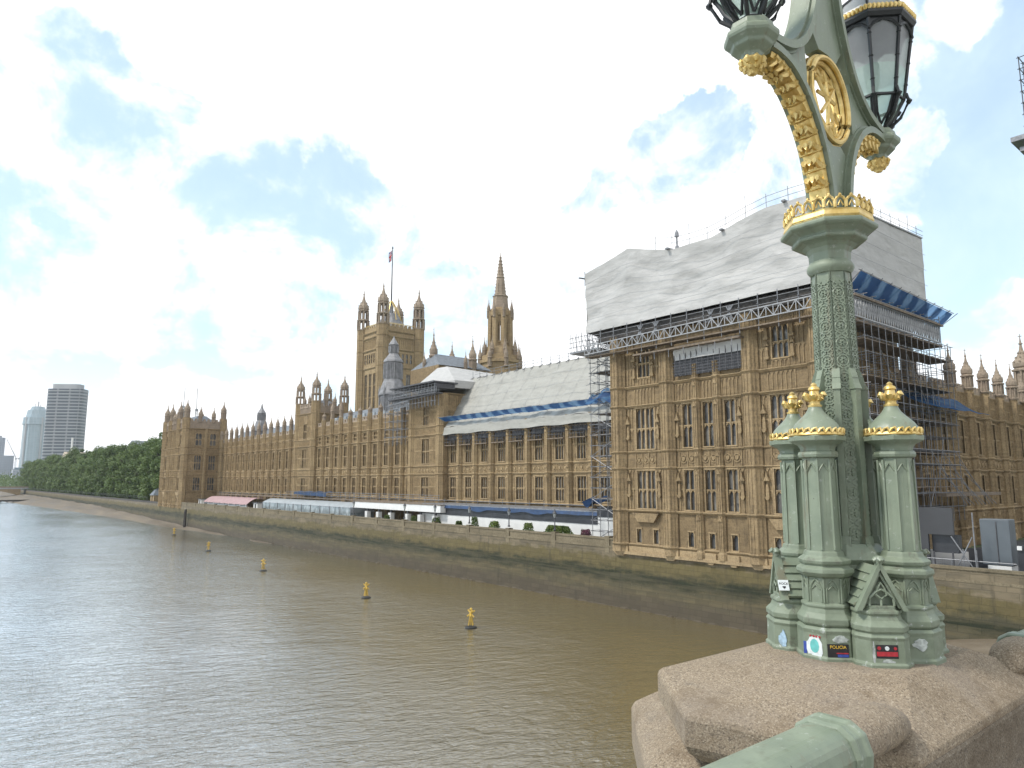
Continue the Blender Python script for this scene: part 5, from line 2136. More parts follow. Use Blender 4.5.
def oval(cx, cy, a, b, th, n=28):
    """long plan with bowed sides and cut ends"""
    pts = []
    for i in range(n):
        t_ = 2 * math.pi * i / n
        x, y = a * math.copysign(abs(math.cos(t_)) ** .3, math.cos(t_)), b * math.copysign(abs(math.sin(t_)) ** .35, math.sin(t_))
        pts.append((cx + x * math.cos(th) - y * math.sin(th), cy + x * math.sin(th) + y * math.cos(th)))
    return pts


TH = R(-35)
m.slab(oval(cx, cy, 19.5, 8, TH), 6, 119)
m.build('shaft', 'slab_tower_cladding', mt)
m = MB()
for k in range(31):
    z = 10 + k * 3.55
    m.slab(oval(cx, cy, 19.75, 8.25, TH), z, z + .8)
m.build('floor_band', 'concrete_far', mt)['kind'] = 'stuff'
m = MB()
m.slab(oval(cx, cy, 15, 6.5, TH), 119, 124.5)
m.build('roof_plant', 'concrete_far', mt)
gt2 = thing('residential_tower', 'pale blue glass tower with a stepped top, left of the slab office tower', 'tower', (167, 1805, 7))
m = MB()
m.lathe(167, 1805, [(6, 26), (135, 25), (135.1, 27), (150, 26)], 10)
m.build('shaft', 'glass_tower_cladding', gt2)
m = MB()
m.lathe(167, 1805, [(150, 22), (166, 19), (166.1, 15), (174, 12)], 10)
m.build('stepped_top', 'glass_tower_cladding', gt2)
m = MB()
for j in range(5):
    a = j * 1.256
    m.bar((167 + 25 * math.cos(a), 1805 + 25 * math.sin(a), 6), (167 + 24 * math.cos(a), 1805 + 24 * math.sin(a), 150), 2.2, 6)
m.build('fin', 'concrete_far', gt2)
m = MB()
m.bar((167, 1805, 172), (167, 1805, 186), 1.2, 6)
m.bar((162, 1805, 172), (162, 1805, 181), .7, 6)
m.bar((171, 1805, 172), (171, 1805, 180), .7, 6)
m.build('mast', 'concrete_far', gt2)
fb_ = thing('stepped_block', 'stepped grey apartment block at the left edge of the photo', 'building', (105, 1880, 7))
m = MB()
m.wbox(60, 118, 1850, 1880, 6, 108)
m.build('high_block', 'far_block_cladding', fb_)
m = MB()
m.wbox(118.1, 136, 1850, 1880, 6, 70)
m.wbox(136.1, 148, 1850, 1880, 6, 42)
m.build('low_block', 'far_block_cladding', fb_)
m = MB()
m.wbox(66, 112, 1853, 1878, 108, 112)
m.build('roof_plant', 'concrete_far', fb_)
lb = thing('low_block', 'low pale blue block below the glass tower at the end of the trees', 'building', (118, 1300, 7))
m = MB()
m.wbox(95, 122, 1290, 1310, 6, 33)
m.build('wall', 'far_block_cladding', lb)
m = MB()
m.wbox(97, 120, 1292, 1308, 33, 36)
m.build('roof', 'tower_glass', lb)


def gabled(name, label, x0, x1, y0, y1, z0, z1, mw, mr):
    t = thing(name, label, 'building', ((x0 + x1) / 2, (y0 + y1) / 2, 7))
    m = MB()
    m.wbox(x0, x1, y0, y1, 6, z0)
    m.build('wall', mw, t)
    m = MB()
    ym = (y0 + y1) / 2
    m.loft([[(x0 - .5, y0 - 1, z0), (x0 - .5, y1 + 1, z0), (x0 - .5, ym, z1)], [(x1 + .5, y0 - 1, z0), (x1 + .5, y1 + 1, z0), (x1 + .5, ym, z1)]])
    m.build('roof', mr, t)
    return t


g1 = gabled('stone_office', 'pale stone building with a tan roof showing over the trees below the slab tower', 92, 122, 728, 764, 36, 42, 'concrete_far', 'roof_tan')
m = MB()
m.bar((97, 746, 38), (97, 746, 55), .8, 6)
m.build('roof_mast', 'white_paint', g1)
gabled('flat_office', 'long grey roof just showing over the trees beside the far pavilion', 103, 140, 512, 540, 39, 43, 'far_block_cladding', 'slate')


def crane(x, y, h, jib, label, ang, col='steel_pale', back=True):
    t = thing('tower_crane', label, 'crane', (x, y, 7))
    m = MB()
    for dx, dy in ((-1, -1), (1, -1), (1, 1), (-1, 1)):
        m.bar((x + dx, y + dy, 7), (x + dx, y + dy, h), .3)
    z = 7
    while z < h - 3:
        m.bar((x - 1, y - 1, z), (x + 1, y - 1, z + 3), .2)
        m.bar((x + 1, y - 1, z + 3), (x - 1, y - 1, z + 6), .2)
        z += 6
    m.build('mast', col, t)
    m = MB()
    c, s_, e = math.cos(ang), math.sin(ang), jib
    m.bar((x, y, h), (x + c * e[0], y + s_ * e[0], h + e[1]), .5)
    m.bar((x, y, h + 2.0), (x + c * e[0], y + s_ * e[0], h + e[1] + .4), .3)
    m.bar((x, y, h), (x - c * e[0] * .3, y - s_ * e[0] * .3, h + .5), .7)
    m.build('jib', col, t)
    m = MB()
    m.wbox(x - 1.4, x + 1.4, y - 1.4, y + 1.4, h - 2.4, h)
    m.build('cab', 'steel', t)
    m = MB()
    m.wbox(x - c * e[0] * .28 - 1.6, x - c * e[0] * .28 + 1.6, y - s_ * e[0] * .28 - 1.6, y - s_ * e[0] * .28 + 1.6, h - 2.5, h)
    m.build('counterweight', 'concrete_far', t)
    return t


crane(138, 1830, 64, (22, 42), 'pale tower crane between the stepped block and the glass tower', 2.6)
crane(245, 965, 112, (5, 24), 'faint crane over the far pavilion, left one of two', 1.2)
crane(258, 953, 108, (-6, 26), 'faint crane over the far pavilion, right one of two', 1.2)
# ------------------------------------------------------------------ the bridge under the photographer
LXc, LYc, LZ = 3.02, 1.43, 15.285
mb = MB()
mb.wbox(-240, 70.3, -22, LYc - .3, 12.6, 14.25)
struct('bridge_pavement', mb, 'paving')
bp = thing('bridge_pier', 'bridge pier under the lamp', 'pier', (LXc, LYc, 0))
bp['label'] = 'granite bridge pier going down into the river below the green lamp'
m = MB()
m.slab([(LXc - 1.5, LYc - 6), (LXc + 1.5, LYc - 6), (LXc + 1.5, LYc + .1), (LXc + .6, LYc + .75), (LXc - .6, LYc + .75), (LXc - 1.5, LYc + .1)], -4, 12.6)
m.build('shaft', 'granite_grey_shade', bp)

# parapet pedestal: hexagonal weathered slab on an octagonal pier head, flush parapet on the road side
pd = thing('lamp_pedestal', 'broad granite pedestal with a sloping speckled top, carrying the green lamp', 'pedestal', (LXc, LYc, 14.25))
HEX = [(-.715, .455, -.025), (-.985, .125, -.062), (-.70, -.50, -.095), (.72, -.50, -.095), (.98, .08, -.075), (.70, .44, -.03)]


def hexring(k, dz, ky=None):
    ky = k if ky is None else ky
    return [(LXc + x * k, LYc - .03 + (y + .03) * ky, LZ + z + dz) for x, y, z in HEX]


m = MB()
top_in = [(LXc + x * .44, LYc - .03 + (y + .03) * .62, LZ + .034) for x, y, z in HEX]
m.loft([hexring(.93, -.165), hexring(.985, -.13), hexring(1.0, -.105), hexring(1.0, -.022), hexring(.992, -.006), hexring(.975, .002), top_in])
o = m.build('top_slab', 'granite', pd, bevel=.003)
m = MB()
OC = [(-.45, .83), (-.96, .32), (-.93, -.20), (-.72, -.48), (.72, -.48), (.93, -.20), (.93, .30), (.43, .80)]


def ocring(k, z):
    return [(LXc + x * k, LYc + (y * k if y > -.3 else y), LZ + z) for x, y in OC]


m.loft([ocring(.90, -2.6), ocring(.92, -.62), ocring(1.0, -.46), ocring(1.0, -.31), ocring(.985, -.285), ocring(.74, -.165), ocring(.5, -.14)])
m.build('lower_block', 'granite', pd, bevel=.012)
m = MB()
m.wbox(LXc - .70, LXc + 1.0, LYc - .507, LYc - .05, LZ - .56, LZ - .125)
m.wbox(LXc - .72, LXc + 1.02, LYc - .535, LYc - .05, 14.2, LZ - .565)
m.build('parapet_face', 'granite_grey_shade', pd, bevel=.01)  # its grey stands for shade on the road side, over the slab edge too
RY, RZ = LYc - .405, LZ - .012


def oval_ring(x, k, dz=0.0):
    return [(x, RY + .087 * k * math.cos(t_), RZ + dz + .067 * k * math.sin(t_)) for t_ in [2 * math.pi * j / 20 for j in range(20)]]


for sgn, x0, x1 in ((-1, -.58, -1.06), (1, .42, .68)):
    m = MB()
    fs = (0, .06, .14, .26, .45, .7, 1)
    ks = (.12, .45, .68, .86, .97, 1.0, 1.0)
    m.loft([oval_ring(LXc + x0 + (x1 - x0) * f, k, -(1 - k) * .045) for f, k in zip(fs, ks)])
    m.build('rail_stub', 'granite', pd, smooth=40)


def handrail(name, label, x0, x1):
    t = thing(name, label, 'handrail', ((x0 + x1) / 2, LYc, 14.25))
    prof = [(-.085, -.045), (-.089, .0), (-.074, .042), (-.040, .064), (.040, .064), (.074, .042), (.089, 0), (.085, -.045), (.045, -.078), (-.045, -.078)]
    m = MB()
    m.loft([[(x, RY + a, RZ + b) for a, b in prof] for x in (x0, x1)])
    m.build('rail', 'green_paint', t, bevel=.014)
    m = MB()
    s_ = 1 if x0 > LXc else -1
    xa = x0 if x0 > LXc else x1
    m.loft([[(xa + s_ * q, RY + a * kk, RZ + b * kk) for a, b in prof] for q, kk in ((-.012, 1.05), (.0, 1.15), (.018, 1.17), (.03, 1.09), (.05, 1.09), (.062, 1.14), (.075, 1.05), (.076, 1.0))])
    m.build('collar', 'green_paint', t, bevel=.004)
    m = MB()
    m.wbox(x0, x1, RY - .08, RY + .08, 14.25, 14.40)
    m.wbox(x0, x1, RY - .05, RY + .05, 15.05, 15.16)
    n = int((x1 - x0) / .34)
    for k in range(n):
        xc = x0 + (k + .5) * (x1 - x0) / n
        m.wbox(xc - .17, xc - .135, RY - .04, RY + .04, 14.40, 15.05)
        for q in range(12):
            a0, a1 = q * math.pi / 6, (q + 1) * math.pi / 6
            m.bar((xc + .12 * math.cos(a0), RY, 14.72 + .12 * math.sin(a0)), (xc + .12 * math.cos(a1), RY, 14.72 + .12 * math.sin(a1)), .024)
        m.bar((xc, RY, 14.40), (xc, RY, 14.6), .02)
        m.bar((xc, RY, 14.84), (xc, RY, 15.05), .02)
    m.build('pierced_panel', 'green_paint', t)
    return t


handrail('bridge_handrail', 'green iron handrail running into the pedestal from the near side', LXc - 4.6, LXc - 1.0)
handrail('bridge_handrail', 'green iron handrail continuing beyond the pedestal at the right edge', LXc + .66, LXc + 7.5)

# ------------------------------------------------------------------ the lamp standard
lamp = thing('lamp_standard', 'large green cast iron bridge lamp with gilded trim, standing on the granite pedestal', 'street lamp', (LXc, LYc, LZ))
LF = Fr(LXc, LYc, 0)


def P(x, y, z):
    return (LXc + x, LYc + y, LZ + z)


def lz(m, x, y, prof, n=8, rot=None):
    m.lathe(LXc + x, LYc + y, [(LZ + z, r) for z, r in prof], n, rot)


# central plinth and shaft
m = MB()
lz(m, 0, 0, [(.02, .20), (.14, .20), (.16, .18), (.22, .15), (.38, .14), (.40, .16), (.43, .15), (.46, .125)])
m.build('core_plinth', 'green_paint', lamp)
m = MB()
lz(m, 0, 0, [(.44, .096), (1.62, .080), (1.64, .080)])
m.build('shaft', 'green_paint', lamp)
# cast relief on the shaft faces
m = MB()
for j in range(8):
    a = j * math.pi / 4
    ca, sa = math.cos(a), math.sin(a)
    zz = .50
    k = 0
    while zz < 1.595:
        ap = (.096 - (zz - .44) * .01356) * math.cos(math.pi / 8)
        half = ap * math.tan(math.pi / 8)

        def Q(u, z, e):
            return P(ca * (ap + e) - sa * u, sa * (ap + e) + ca * u, z)
        r = half * .72
        if k % 2 == 0:
            n = 10
            for q in range(n):
                t0, t1 = 2 * math.pi * q / n, 2 * math.pi * (q + 1) / n
                m.bar(Q(r * math.cos(t0), zz + r * math.sin(t0), .001), Q(r * math.cos(t1), zz + r * math.sin(t1), .001), .0042)
            for q in range(6):
                t0 = 2 * math.pi * q / 6
                m.bar(Q(r * .15 * math.cos(t0), zz + r * .15 * math.sin(t0), .003), Q(r * .62 * math.cos(t0), zz + r * .62 * math.sin(t0), .001), .0052)
        else:
            for sx, sz in ((1, 1), (1, -1), (-1, 1), (-1, -1)):
                m.bar(Q(0, zz, .001), Q(sx * half * .85, zz + sz * r * .8, .001), .0042)
                m.bar(Q(sx * half * .8, zz, .001), Q(sx * half * .3, zz + sz * r * .9, .001), .0038)
        zz += r * 1.62
        k += 1
    for u in (-1, 1):
        rr_ = []
        for z, rad in ((.46, .0957), (1.62, .080)):
            rr_.append(((rad) * math.cos(a + u * math.pi / 8), rad * math.sin(a + u * math.pi / 8), z))
        m.bar(P(*rr_[0]), P(*rr_[1]), .004)
m.build('cast_relief', 'green_paint', lamp)
m = MB()
lz(m, 0, 0, [(1.622, .082), (1.634, .092), (1.645, .098), (1.657, .098), (1.668, .092), (1.679, .086)], 24)
m.build('neck_ring', 'green_paint', lamp, smooth=50)
m = MB()
lz(m, 0, 0, [(1.672, .086), (1.715, .088), (1.735, .098), (1.750, .116), (1.757, .136), (1.760, .152), (1.766, .157), (1.776, .158), (1.779, .150), (1.787, .158), (1.800, .18), (1.804, .192), (1.811, .202), (1.825, .203), (1.830, .195), (1.836, .186)])
m.build('capital', 'green_paint', lamp, bevel=.004)
# gilded coronet
m = MB()
lz(m, 0, 0, [(1.835, .183), (1.845, .188), (1.865, .182), (1.872, .184), (1.876, .16)], 8)
for j in range(8):
    a0, a1 = math.pi / 8 + j * math.pi / 4, math.pi / 8 + (j + 1) * math.pi / 4
    A = Vector(P(.182 * math.cos(a0), .180 * math.sin(a0), 1.874))
    B = Vector(P(.182 * math.cos(a1), .180 * math.sin(a1), 1.874))
    n = 3
    for k in range(n):
        p, q = A.lerp(B, k / n), A.lerp(B, (k + 1) / n)
        c = (p + q) / 2
        h = Vector((0, 0, .052))
        m.path([p, p + h * .5, p.lerp(c, .45) + h * .85, c + h, q.lerp(c, .45) + h * .85, q + h * .5, q], .0062, 5)
        m.path([p + (q - p) * .25 + h * .15, c + h * .62, p + (q - p) * .75 + h * .15], .0042, 5)
        m.lathe(c.x, c.y, [(c.z + .048, .004), (c.z + .056, .008), (c.z + .064, .003)], 6)
        m.lathe(p.x, p.y, [(p.z, .007), (p.z + .03, .008), (p.z + .038, .003)], 6)
m.build('coronet', 'gold_leaf', lamp)

# slim stepped buttresses against the corners of the shaft
for j in range(8):
    a = math.pi / 8 + j * math.pi / 4
    ca, sa = math.cos(a), math.sin(a)
    m = MB()

    def slabr(r0, r1, w_, z0, z1, r1b=None):
        r1b = r1 if r1b is None else r1b
        m.loft([[P(ca * r - sa * u, sa * r + ca * u, z) for r, u in ((r0, -w_), (rr, -w_), (rr, w_), (r0, w_))] for z, rr in ((z0, r1), (z1, r1b))])
    slabr(.06, .114, .0125, .44, 1.10)
    slabr(.06, .119, .0165, 1.10, 1.125, .108)
    slabr(.06, .108, .016, 1.125, 1.15, .101)
    slabr(.06, .103, .0155, 1.15, 1.19, .089)
    slabr(.06, .128, .019, .44, .49, .118)
    m.build('stepped_buttress', 'green_paint', lamp)

# colonnettes on the four axes
CR = .213


def ribbed(m, x, y, r, z0, z1, n=8):
    for j in range(n):
        a = math.pi / n + 2 * math.pi * j / n
        m.bar(P(x + r * math.cos(a), y + r * math.sin(a), z0), P(x + r * .97 * math.cos(a), y + r * .97 * math.sin(a), z1), r * .09)


def colonnette(x, y, lab=None):
    m = MB()
    lz(m, x, y, [(.02, .124), (.044, .124), (.05, .117), (.13, .116), (.145, .119), (.155, .108)])
    lz(m, x, y, [(.1551, .104), (.165, .112), (.185, .113), (.205, .098), (.222, .0925), (.230, .097), (.238, .095), (.242, .085), (.338, .083),
                 (.345, .098), (.358, .108), (.372, .106), (.380, .092), (.384, .088), (.392, .097), (.404, .100), (.412, .09), (.420, .078), (.436, .073), (.44, .068)])
    for j in range(8):       # traceried drum
        a = j * math.pi / 4
        ca, sa = math.cos(a), math.sin(a)
        ap = .0845 * math.cos(math.pi / 8)
        hf = ap * math.tan(math.pi / 8)

        def Q(u, z):
            return P(x + ca * ap - sa * u, y + sa * ap + ca * u, z)
        m.path([Q(-hf * .72, .245), Q(-hf * .72, .295), Q(-hf * .35, .322), Q(0, .333), Q(hf * .35, .322), Q(hf * .72, .295), Q(hf * .72, .245)], .0048, 5)
        m.bar(Q(-hf, .243), Q(-hf, .337), .0055)
        m.path([Q(-hf * .55, .293), Q(0, .31), Q(hf * .55, .293)], .004, 4)
    c = m.build('colonnette', 'green_paint_worn', lamp, bevel=.0025)
    m = MB()
    lz(m, x, y, [(.438, .0655), (.81, .0605), (.815, .062)])
    ribbed(m, x, y, .0645, .445, .80)
    for j in range(8):
        a = j * math.pi / 4
        ca, sa = math.cos(a), math.sin(a)
        ap = .063 * math.cos(math.pi / 8)
        m.path([P(x + ca * ap - sa * -.02, y + sa * ap + ca * -.02, .755), P(x + ca * ap, y + sa * ap, .785), P(x + ca * ap - sa * .02, y + sa * ap + ca * .02, .755)], .0045, 4)
        m.bar(P(x + ca * (ap - .001), y + sa * (ap - .001), .45), P(x + ca * (ap - .004), y + sa * (ap - .004), .75), .0035)
    s_ = m.build('shaft', 'green_paint', c)
    m = MB()
    lz(m, x, y, [(.806, .06), (.812, .074), (.822, .077), (.832, .074), (.838, .066), (.85, .068), (.862, .078), (.870, .094), (.874, .102), (.878, .108), (.894, .110), (.899, .104)])
    lz(m, x, y, [(.899, .100), (.915, .0985), (.93, .093), (.948, .082), (.965, .066), (.98, .05), (.995, .037), (1.01, .028), (1.022, .0245)], 16)
    m.build('domed_cap', 'green_paint', c, smooth=30)
    m = MB()
    lz(m, x, y, [(.897, .1035), (.901, .107), (.907, .1045), (.912, .1005)], 24)
    for j in range(24):
        a = 2 * math.pi * j / 24
        m.path([P(x + .1025 * math.cos(a), y + .1025 * math.sin(a), .906), P(x + .1035 * math.cos(a + .09), y + .1035 * math.sin(a + .09), .921),
                P(x + .1015 * math.cos(a + .2), y + .1015 * math.sin(a + .2), .926), P(x + .1025 * math.cos(a + .27), y + .1025 * math.sin(a + .27), .908)], .0052, 5)
    m.build('gilt_band', 'gold_leaf', c, smooth=40)
    m = MB()
    lz(m, x, y, [(1.018, .027), (1.026, .029), (1.028, .0215), (1.045, .020), (1.055, .028), (1.062, .030), (1.07, .022), (1.085, .018), (1.09, .024), (1.10, .021), (1.106, .011), (1.112, .0125), (1.12, .004)], 12)
    for j in range(4):
        a = math.pi / 4 * (2 * j) + .3
        ca, sa = math.cos(a), math.sin(a)
        m.path([P(x + ca * .012, y + sa * .012, 1.05), P(x + ca * .027, y + sa * .027, 1.058), P(x + ca * .036, y + sa * .036, 1.068), P(x + ca * .034, y + sa * .034, 1.080)], [.011, .016, .0155, .008], 7)
        a += math.pi / 4
        ca, sa = math.cos(a), math.sin(a)
        m.path([P(x + ca * .014, y + sa * .014, 1.045), P(x + ca * .028, y + sa * .028, 1.052), P(x + ca * .035, y + sa * .035, 1.066)], [.007, .010, .005], 6)
    m.build('finial', 'gold_leaf', c, smooth=50)
    return c


cols = [colonnette(CR * math.cos(j * math.pi / 2), CR * math.sin(j * math.pi / 2)) for j in range(4)]

# gabled plinths on the diagonals
GR = .245


def gable(j):
    a = math.pi / 4 + j * math.pi / 2
    ca, sa = math.cos(a), math.sin(a)

    def G(r, u, z):
        return P(ca * r - sa * u, sa * r + ca * u, z)
    m = MB()

    def blk(z0, w0, o0, z1, w1, o1):
        m.loft([[G(.10, -w, z), G(o - .055, -w, z), G(o, -w * .62, z), G(o, w * .62, z), G(o - .055, w, z), G(.10, w, z)] for z, w, o in ((z0, w0, o0), (z1, w1, o1))])
    lv = [(.02, .106, 0.342), (.044, .106, 0.342), (.05, .099, 0.335), (.128, .098, 0.333), (.14, .101, 0.337), (.152, .092, 0.328), (.16, .098, 0.335), (.178, .099, 0.336), (.198, .084, 0.318), (.214, .080, 0.312), (.222, .085, 0.318), (.232, .084, 0.316), (.236, .075, 0.306), (.25, .074, 0.305)]
    m.loft([[G(.10, -w, z), G(o - .05, -w, z), G(o, -w * .6, z), G(o, w * .6, z), G(o - .05, w, z), G(.10, w, z)] for z, w, o in lv])
    g = m.build('gabled_plinth', 'green_paint_worn', lamp, bevel=.002)
    m = MB()
    # steep tiled roof with overlapping courses
    n = 5
    for side in (-1, 1):
        for k in range(n):
            f0, f1 = k / n, (k + 1) / n
            u0, z0 = side * .083 * (1 - f0), .245 + .145 * f0
            u1, z1 = side * .083 * (1 - f1), .245 + .145 * f1
            th = .010
            m.loft([[G(r, u0 + side * th, z0 + th * .4), G(r, u1, z1 + .003), G(r, u1, z1 - .004), G(r, u0, z0 - .006)] for r in (.10, .28)])
    m.loft([[G(r, -.072, .245), G(r, .072, .245), G(r, 0, .385)] for r in (.10, .272)])
    m.build('gable_roof', 'green_paint', g)
    m = MB()
    for side in (-1, 1):
        m.loft([[G(r, side * u, z) for u, z in ((.094, .232), (.074, .232), (-.001, .385), (-.001, .416))] for r in (.278, .310)])
        m.loft([[G(r, side * u, z) for u, z in ((.072, .24), (.062, .24), (-.001, .362), (-.001, .379))] for r in (.276, .298)])
        m.path([G(0.302, side * .045, .25), G(0.302, side * .043, .278), G(0.302, side * .02, .30), G(0.302, 0, .31)], .005, 5)
    m.path([G(0.302, -.02, .29), G(0.302, 0, .275), G(0.302, .02, .29), G(0.302, .012, .315), G(0.302, 0, .335), G(0.302, -.012, .315), G(0.302, -.02, .29)], .005, 5)
    m.bar(G(0.300, 0, .245), G(0.300, 0, .275), .005)
    m.build('gable_front', 'green_paint', g)
    m = MB()
    m.path([G(0.295, 0, .40), G(0.297, 0, .418), G(0.300, 0, .432)], [.012, .019, .010], 7)
    for u in (-.022, .022):
        m.path([G(0.295, 0, .412), G(0.300, u * .7, .42), G(0.302, u, .415)], [.010, .012, .006], 6)
    m.path([G(0.295, 0, .412), G(0.315, 0, .424), G(0.325, 0, .416)], [.010, .012, .006], 6)
    m.build('leaf_finial', 'green_paint', g, smooth=50)
    return g


gabs = [gable(j) for j in range(4)]
# raking struts with crockets between the colonnettes and the shaft
for j in range(4):
    a = j * math.pi / 2
    ca, sa = math.cos(a), math.sin(a)
    m = MB()
    pts = [P(ca * r, sa * r, z) for r, z in ((.17, .79), (.145, .87), (.12, .97))]
    m.path(pts, [.016, .013, .008], 6)
    for f in (.1, .3, .5, .7):
        c = Vector(pts[0]).lerp(Vector(pts[2]), f)
        m.path([c, c + Vector((ca * .018, sa * .018, .012)), c + Vector((ca * .026, sa * .026, .002))], [.009, .010, .004], 5)
    m.build('crocketed_strut', 'green_paint', lamp)

# arms: four concave moulded ribs in the plane of the parapet
AR = R(2.28)


def A(a, z, y=0.0):
    if a > 0:
        a, z = a * .95, z - .045 * max(0.0, a - .1)
    return P(a * math.cos(AR) - y * math.sin(AR), -.02 + a * math.sin(AR) + y * math.cos(AR), z)


def curve(pts, n=24):
    """Catmull-Rom through (a,z) points"""
    out = []
    q = [pts[0]] + list(pts) + [pts[-1]]
    for i in range(1, len(q) - 2):
        for k in range(n):
            t_ = k / n
            out.append(tuple(.5 * ((2 * q[i][c]) + (-q[i - 1][c] + q[i + 1][c]) * t_ + (2 * q[i - 1][c] - 5 * q[i][c] + 4 * q[i + 1][c] - q[i + 2][c]) * t_ ** 2
                                  + (-q[i - 1][c] + 3 * q[i][c] - 3 * q[i + 1][c] + q[i + 2][c]) * t_ ** 3) for c in (0, 1)))
    out.append(pts[-1])
    return out


def rib(m, pts, hw, hy, sgn=1):
    """rectangular moulded section swept along a curve in the arm plane; hw half depth in plane, hy half thickness"""
    for kw, ky in ((hw, hy * .62), (hw * .6, hy)):
        rings = []
        for i, (a, z) in enumerate(pts):
            p0, p1 = pts[max(0, i - 1)], pts[min(len(pts) - 1, i + 1)]
            tx, tz = p1[0] - p0[0], p1[1] - p0[1]
            l = math.hypot(tx, tz) or 1
            nx, nz_ = -tz / l, tx / l
            rings.append([A(sgn * (a + nx * e * kw), z + nz_ * e * kw, f * ky) for e, f in ((-1, -1), (1, -1), (1, 1), (-1, 1))])
        m.loft(rings)


LOW = curve([(.082, 1.88), (.092, 2.0), (.13, 2.14), (.195, 2.26), (.29, 2.365), (.40, 2.43), (.50, 2.448), (.58, 2.445)], 7)
UPP = curve([(.095, 3.25), (.10, 3.05), (.13, 2.88), (.19, 2.73), (.28, 2.60), (.39, 2.525), (.50, 2.495), (.58, 2.488)], 7)
for sgn in (-1, 1):
    m = MB()
    rib(m, LOW, .026, .062, sgn)
    rib(m, UPP, .028, .062, sgn)
    # web between the ribs near the bracket
    m.loft([[A(sgn * a, z, y) for a, z in ((.31, 2.40), (.42, 2.45), (.58, 2.46), (.42, 2.50), (.30, 2.565), (.235, 2.63), (.225, 2.46), (.24, 2.33))] for y in (-.03, .03)])
    m.loft([[A(sgn * a, z, y) for a, z in ((.07, 1.90), (.085, 2.02), (.12, 2.14), (.15, 2.2), (.08, 2.235), (.0, 2.215), (.0, 1.90))] for y in (-.03, .03)])
    m.loft([[A(sgn * a, z, y) for a, z in ((.0, 3.2), (.08, 3.2), (.09, 3.02), (.12, 2.87), (.17, 2.74), (.09, 2.65), (.0, 2.66))] for y in (-.03, .03)])
    arm = m.build('arm', 'green_paint', lamp, smooth=30)
    m = MB()
    n = len(LOW)
    for i in range(3, n - 3, 4):      # gilded leaf frill under the lower rib
        a, z = LOW[i]
        p0, p1 = LOW[i - 1], LOW[i + 1]
        tx, tz = p1[0] - p0[0], p1[1] - p0[1]
        l = math.hypot(tx, tz)
        tx, tz = tx / l, tz / l
        nx, nz_ = tz, -tx
        if z < 1.945:
            continue
        q = [A(sgn * (a + nx * e + tx * f), z + nz_ * e + tz * f, 0) for e, f in ((.02, .0), (.05, .008), (.078, .03), (.080, .010))]
        for y in (-.034, 0, .034):
            m.path([(p[0], p[1] + y * (1 - k * .15), p[2]) for k, p in enumerate(q)], [.016, .0145, .012, .005], 6)
        m.path([A(sgn * (a + nx * .03), z + nz_ * .03, -.045), A(sgn * (a + nx * .045), z + nz_ * .045, 0), A(sgn * (a + nx * .03), z + nz_ * .03, .045)], .016, 6)
    rings = []
    for i in range(4, n - 2):
        a, z = LOW[i]
        p0, p1 = LOW[i - 1], LOW[i + 1]
        tx, tz = p1[0] - p0[0], p1[1] - p0[1]
        l = math.hypot(tx, tz)
        nx, nz_ = tz / l, -tx / l
        rings.append([A(sgn * (a + nx * e), z + nz_ * e, y) for e, y in ((.02, -.044), (.040, -.036), (.040, .036), (.02, .044))])
    m.loft(rings)
    m.build('gilt_frill', 'gold_leaf', arm, smooth=50)
    # bracket capital and its drop
    aa = -.64 if sgn < 0 else .608
    bx, by_ = aa * math.cos(AR), -.02 + aa * math.sin(AR)
    dzb = 0 if sgn < 0 else -.024
    m = MB()
    lz(m, bx, by_, [(z_ + dzb, r_) for z_, r_ in [(2.36, .042), (2.392, .045), (2.402, .058), (2.412, .074), (2.417, .080), (2.430, .084), (2.435, .090), (2.448, .104), (2.458, .108), (2.472, .108), (2.481, .098), (2.489, .090), (2.515, .084), (2.517, .05)]])
    m.build('bracket_capital', 'green_paint', arm, bevel=.003)
    m = MB()
    lz(m, bx, by_, [(z_ + dzb, r_) for z_, r_ in [(2.372, .044), (2.366, .049), (2.353, .044), (2.338, .034), (2.320, .02), (2.313, .008)]], 12)
    for j in range(8):
        a = j * math.pi / 4
        for zz, rr_, s_ in ((2.360, .044, .015), (2.337, .030, .012), (2.320, .011, .009)):
            c = P(bx + rr_ * math.cos(a + zz * 30), by_ + rr_ * math.sin(a + zz * 30), zz + dzb)
            m.lathe(c[0], c[1], [(c[2] - s_, s_ * .4), (c[2], s_), (c[2] + s_, s_ * .4)], 6)
    m.build('gilt_drop', 'gold_leaf', arm, smooth=50)

# gilded ring with a pierced crest between the arms
m = MB()
NR = 40
for rr_, tt, yy in ((.192, .012, -.032), (.192, .012, .032), (.178, .011, -.012), (.178, .011, .012), (.203, .010, -.015), (.203, .010, .015)):
    m.path([A(rr_ * math.cos(2 * math.pi * k / NR), 2.435 + rr_ * 1.02 * math.sin(2 * math.pi * k / NR), yy) for k in range(NR)], tt, 7, True)
ring = m.build('gilt_ring', 'gold_leaf', lamp, smooth=50)
m = MB()
sh = [(-.10, .10), (-.10, -.02), (-.07, -.085), (0, -.125), (.07, -.085), (.10, -.02), (.10, .10)]
m.path([A(a, 2.435 + z, 0) for a, z in sh], .013, 6, True)
for p, q in (((-.085, .09), (.06, -.07)), ((.085, .09), (-.06, -.07)), ((0, .095), (0, -.11)), ((-.09, .02), (.09, .02))):
    m.path([A(p[0], 2.435 + p[1], -.012), A((p[0] + q[0]) / 2, 2.435 + (p[1] + q[1]) / 2, -.018), A(q[0], 2.435 + q[1], -.012)], .009, 5)
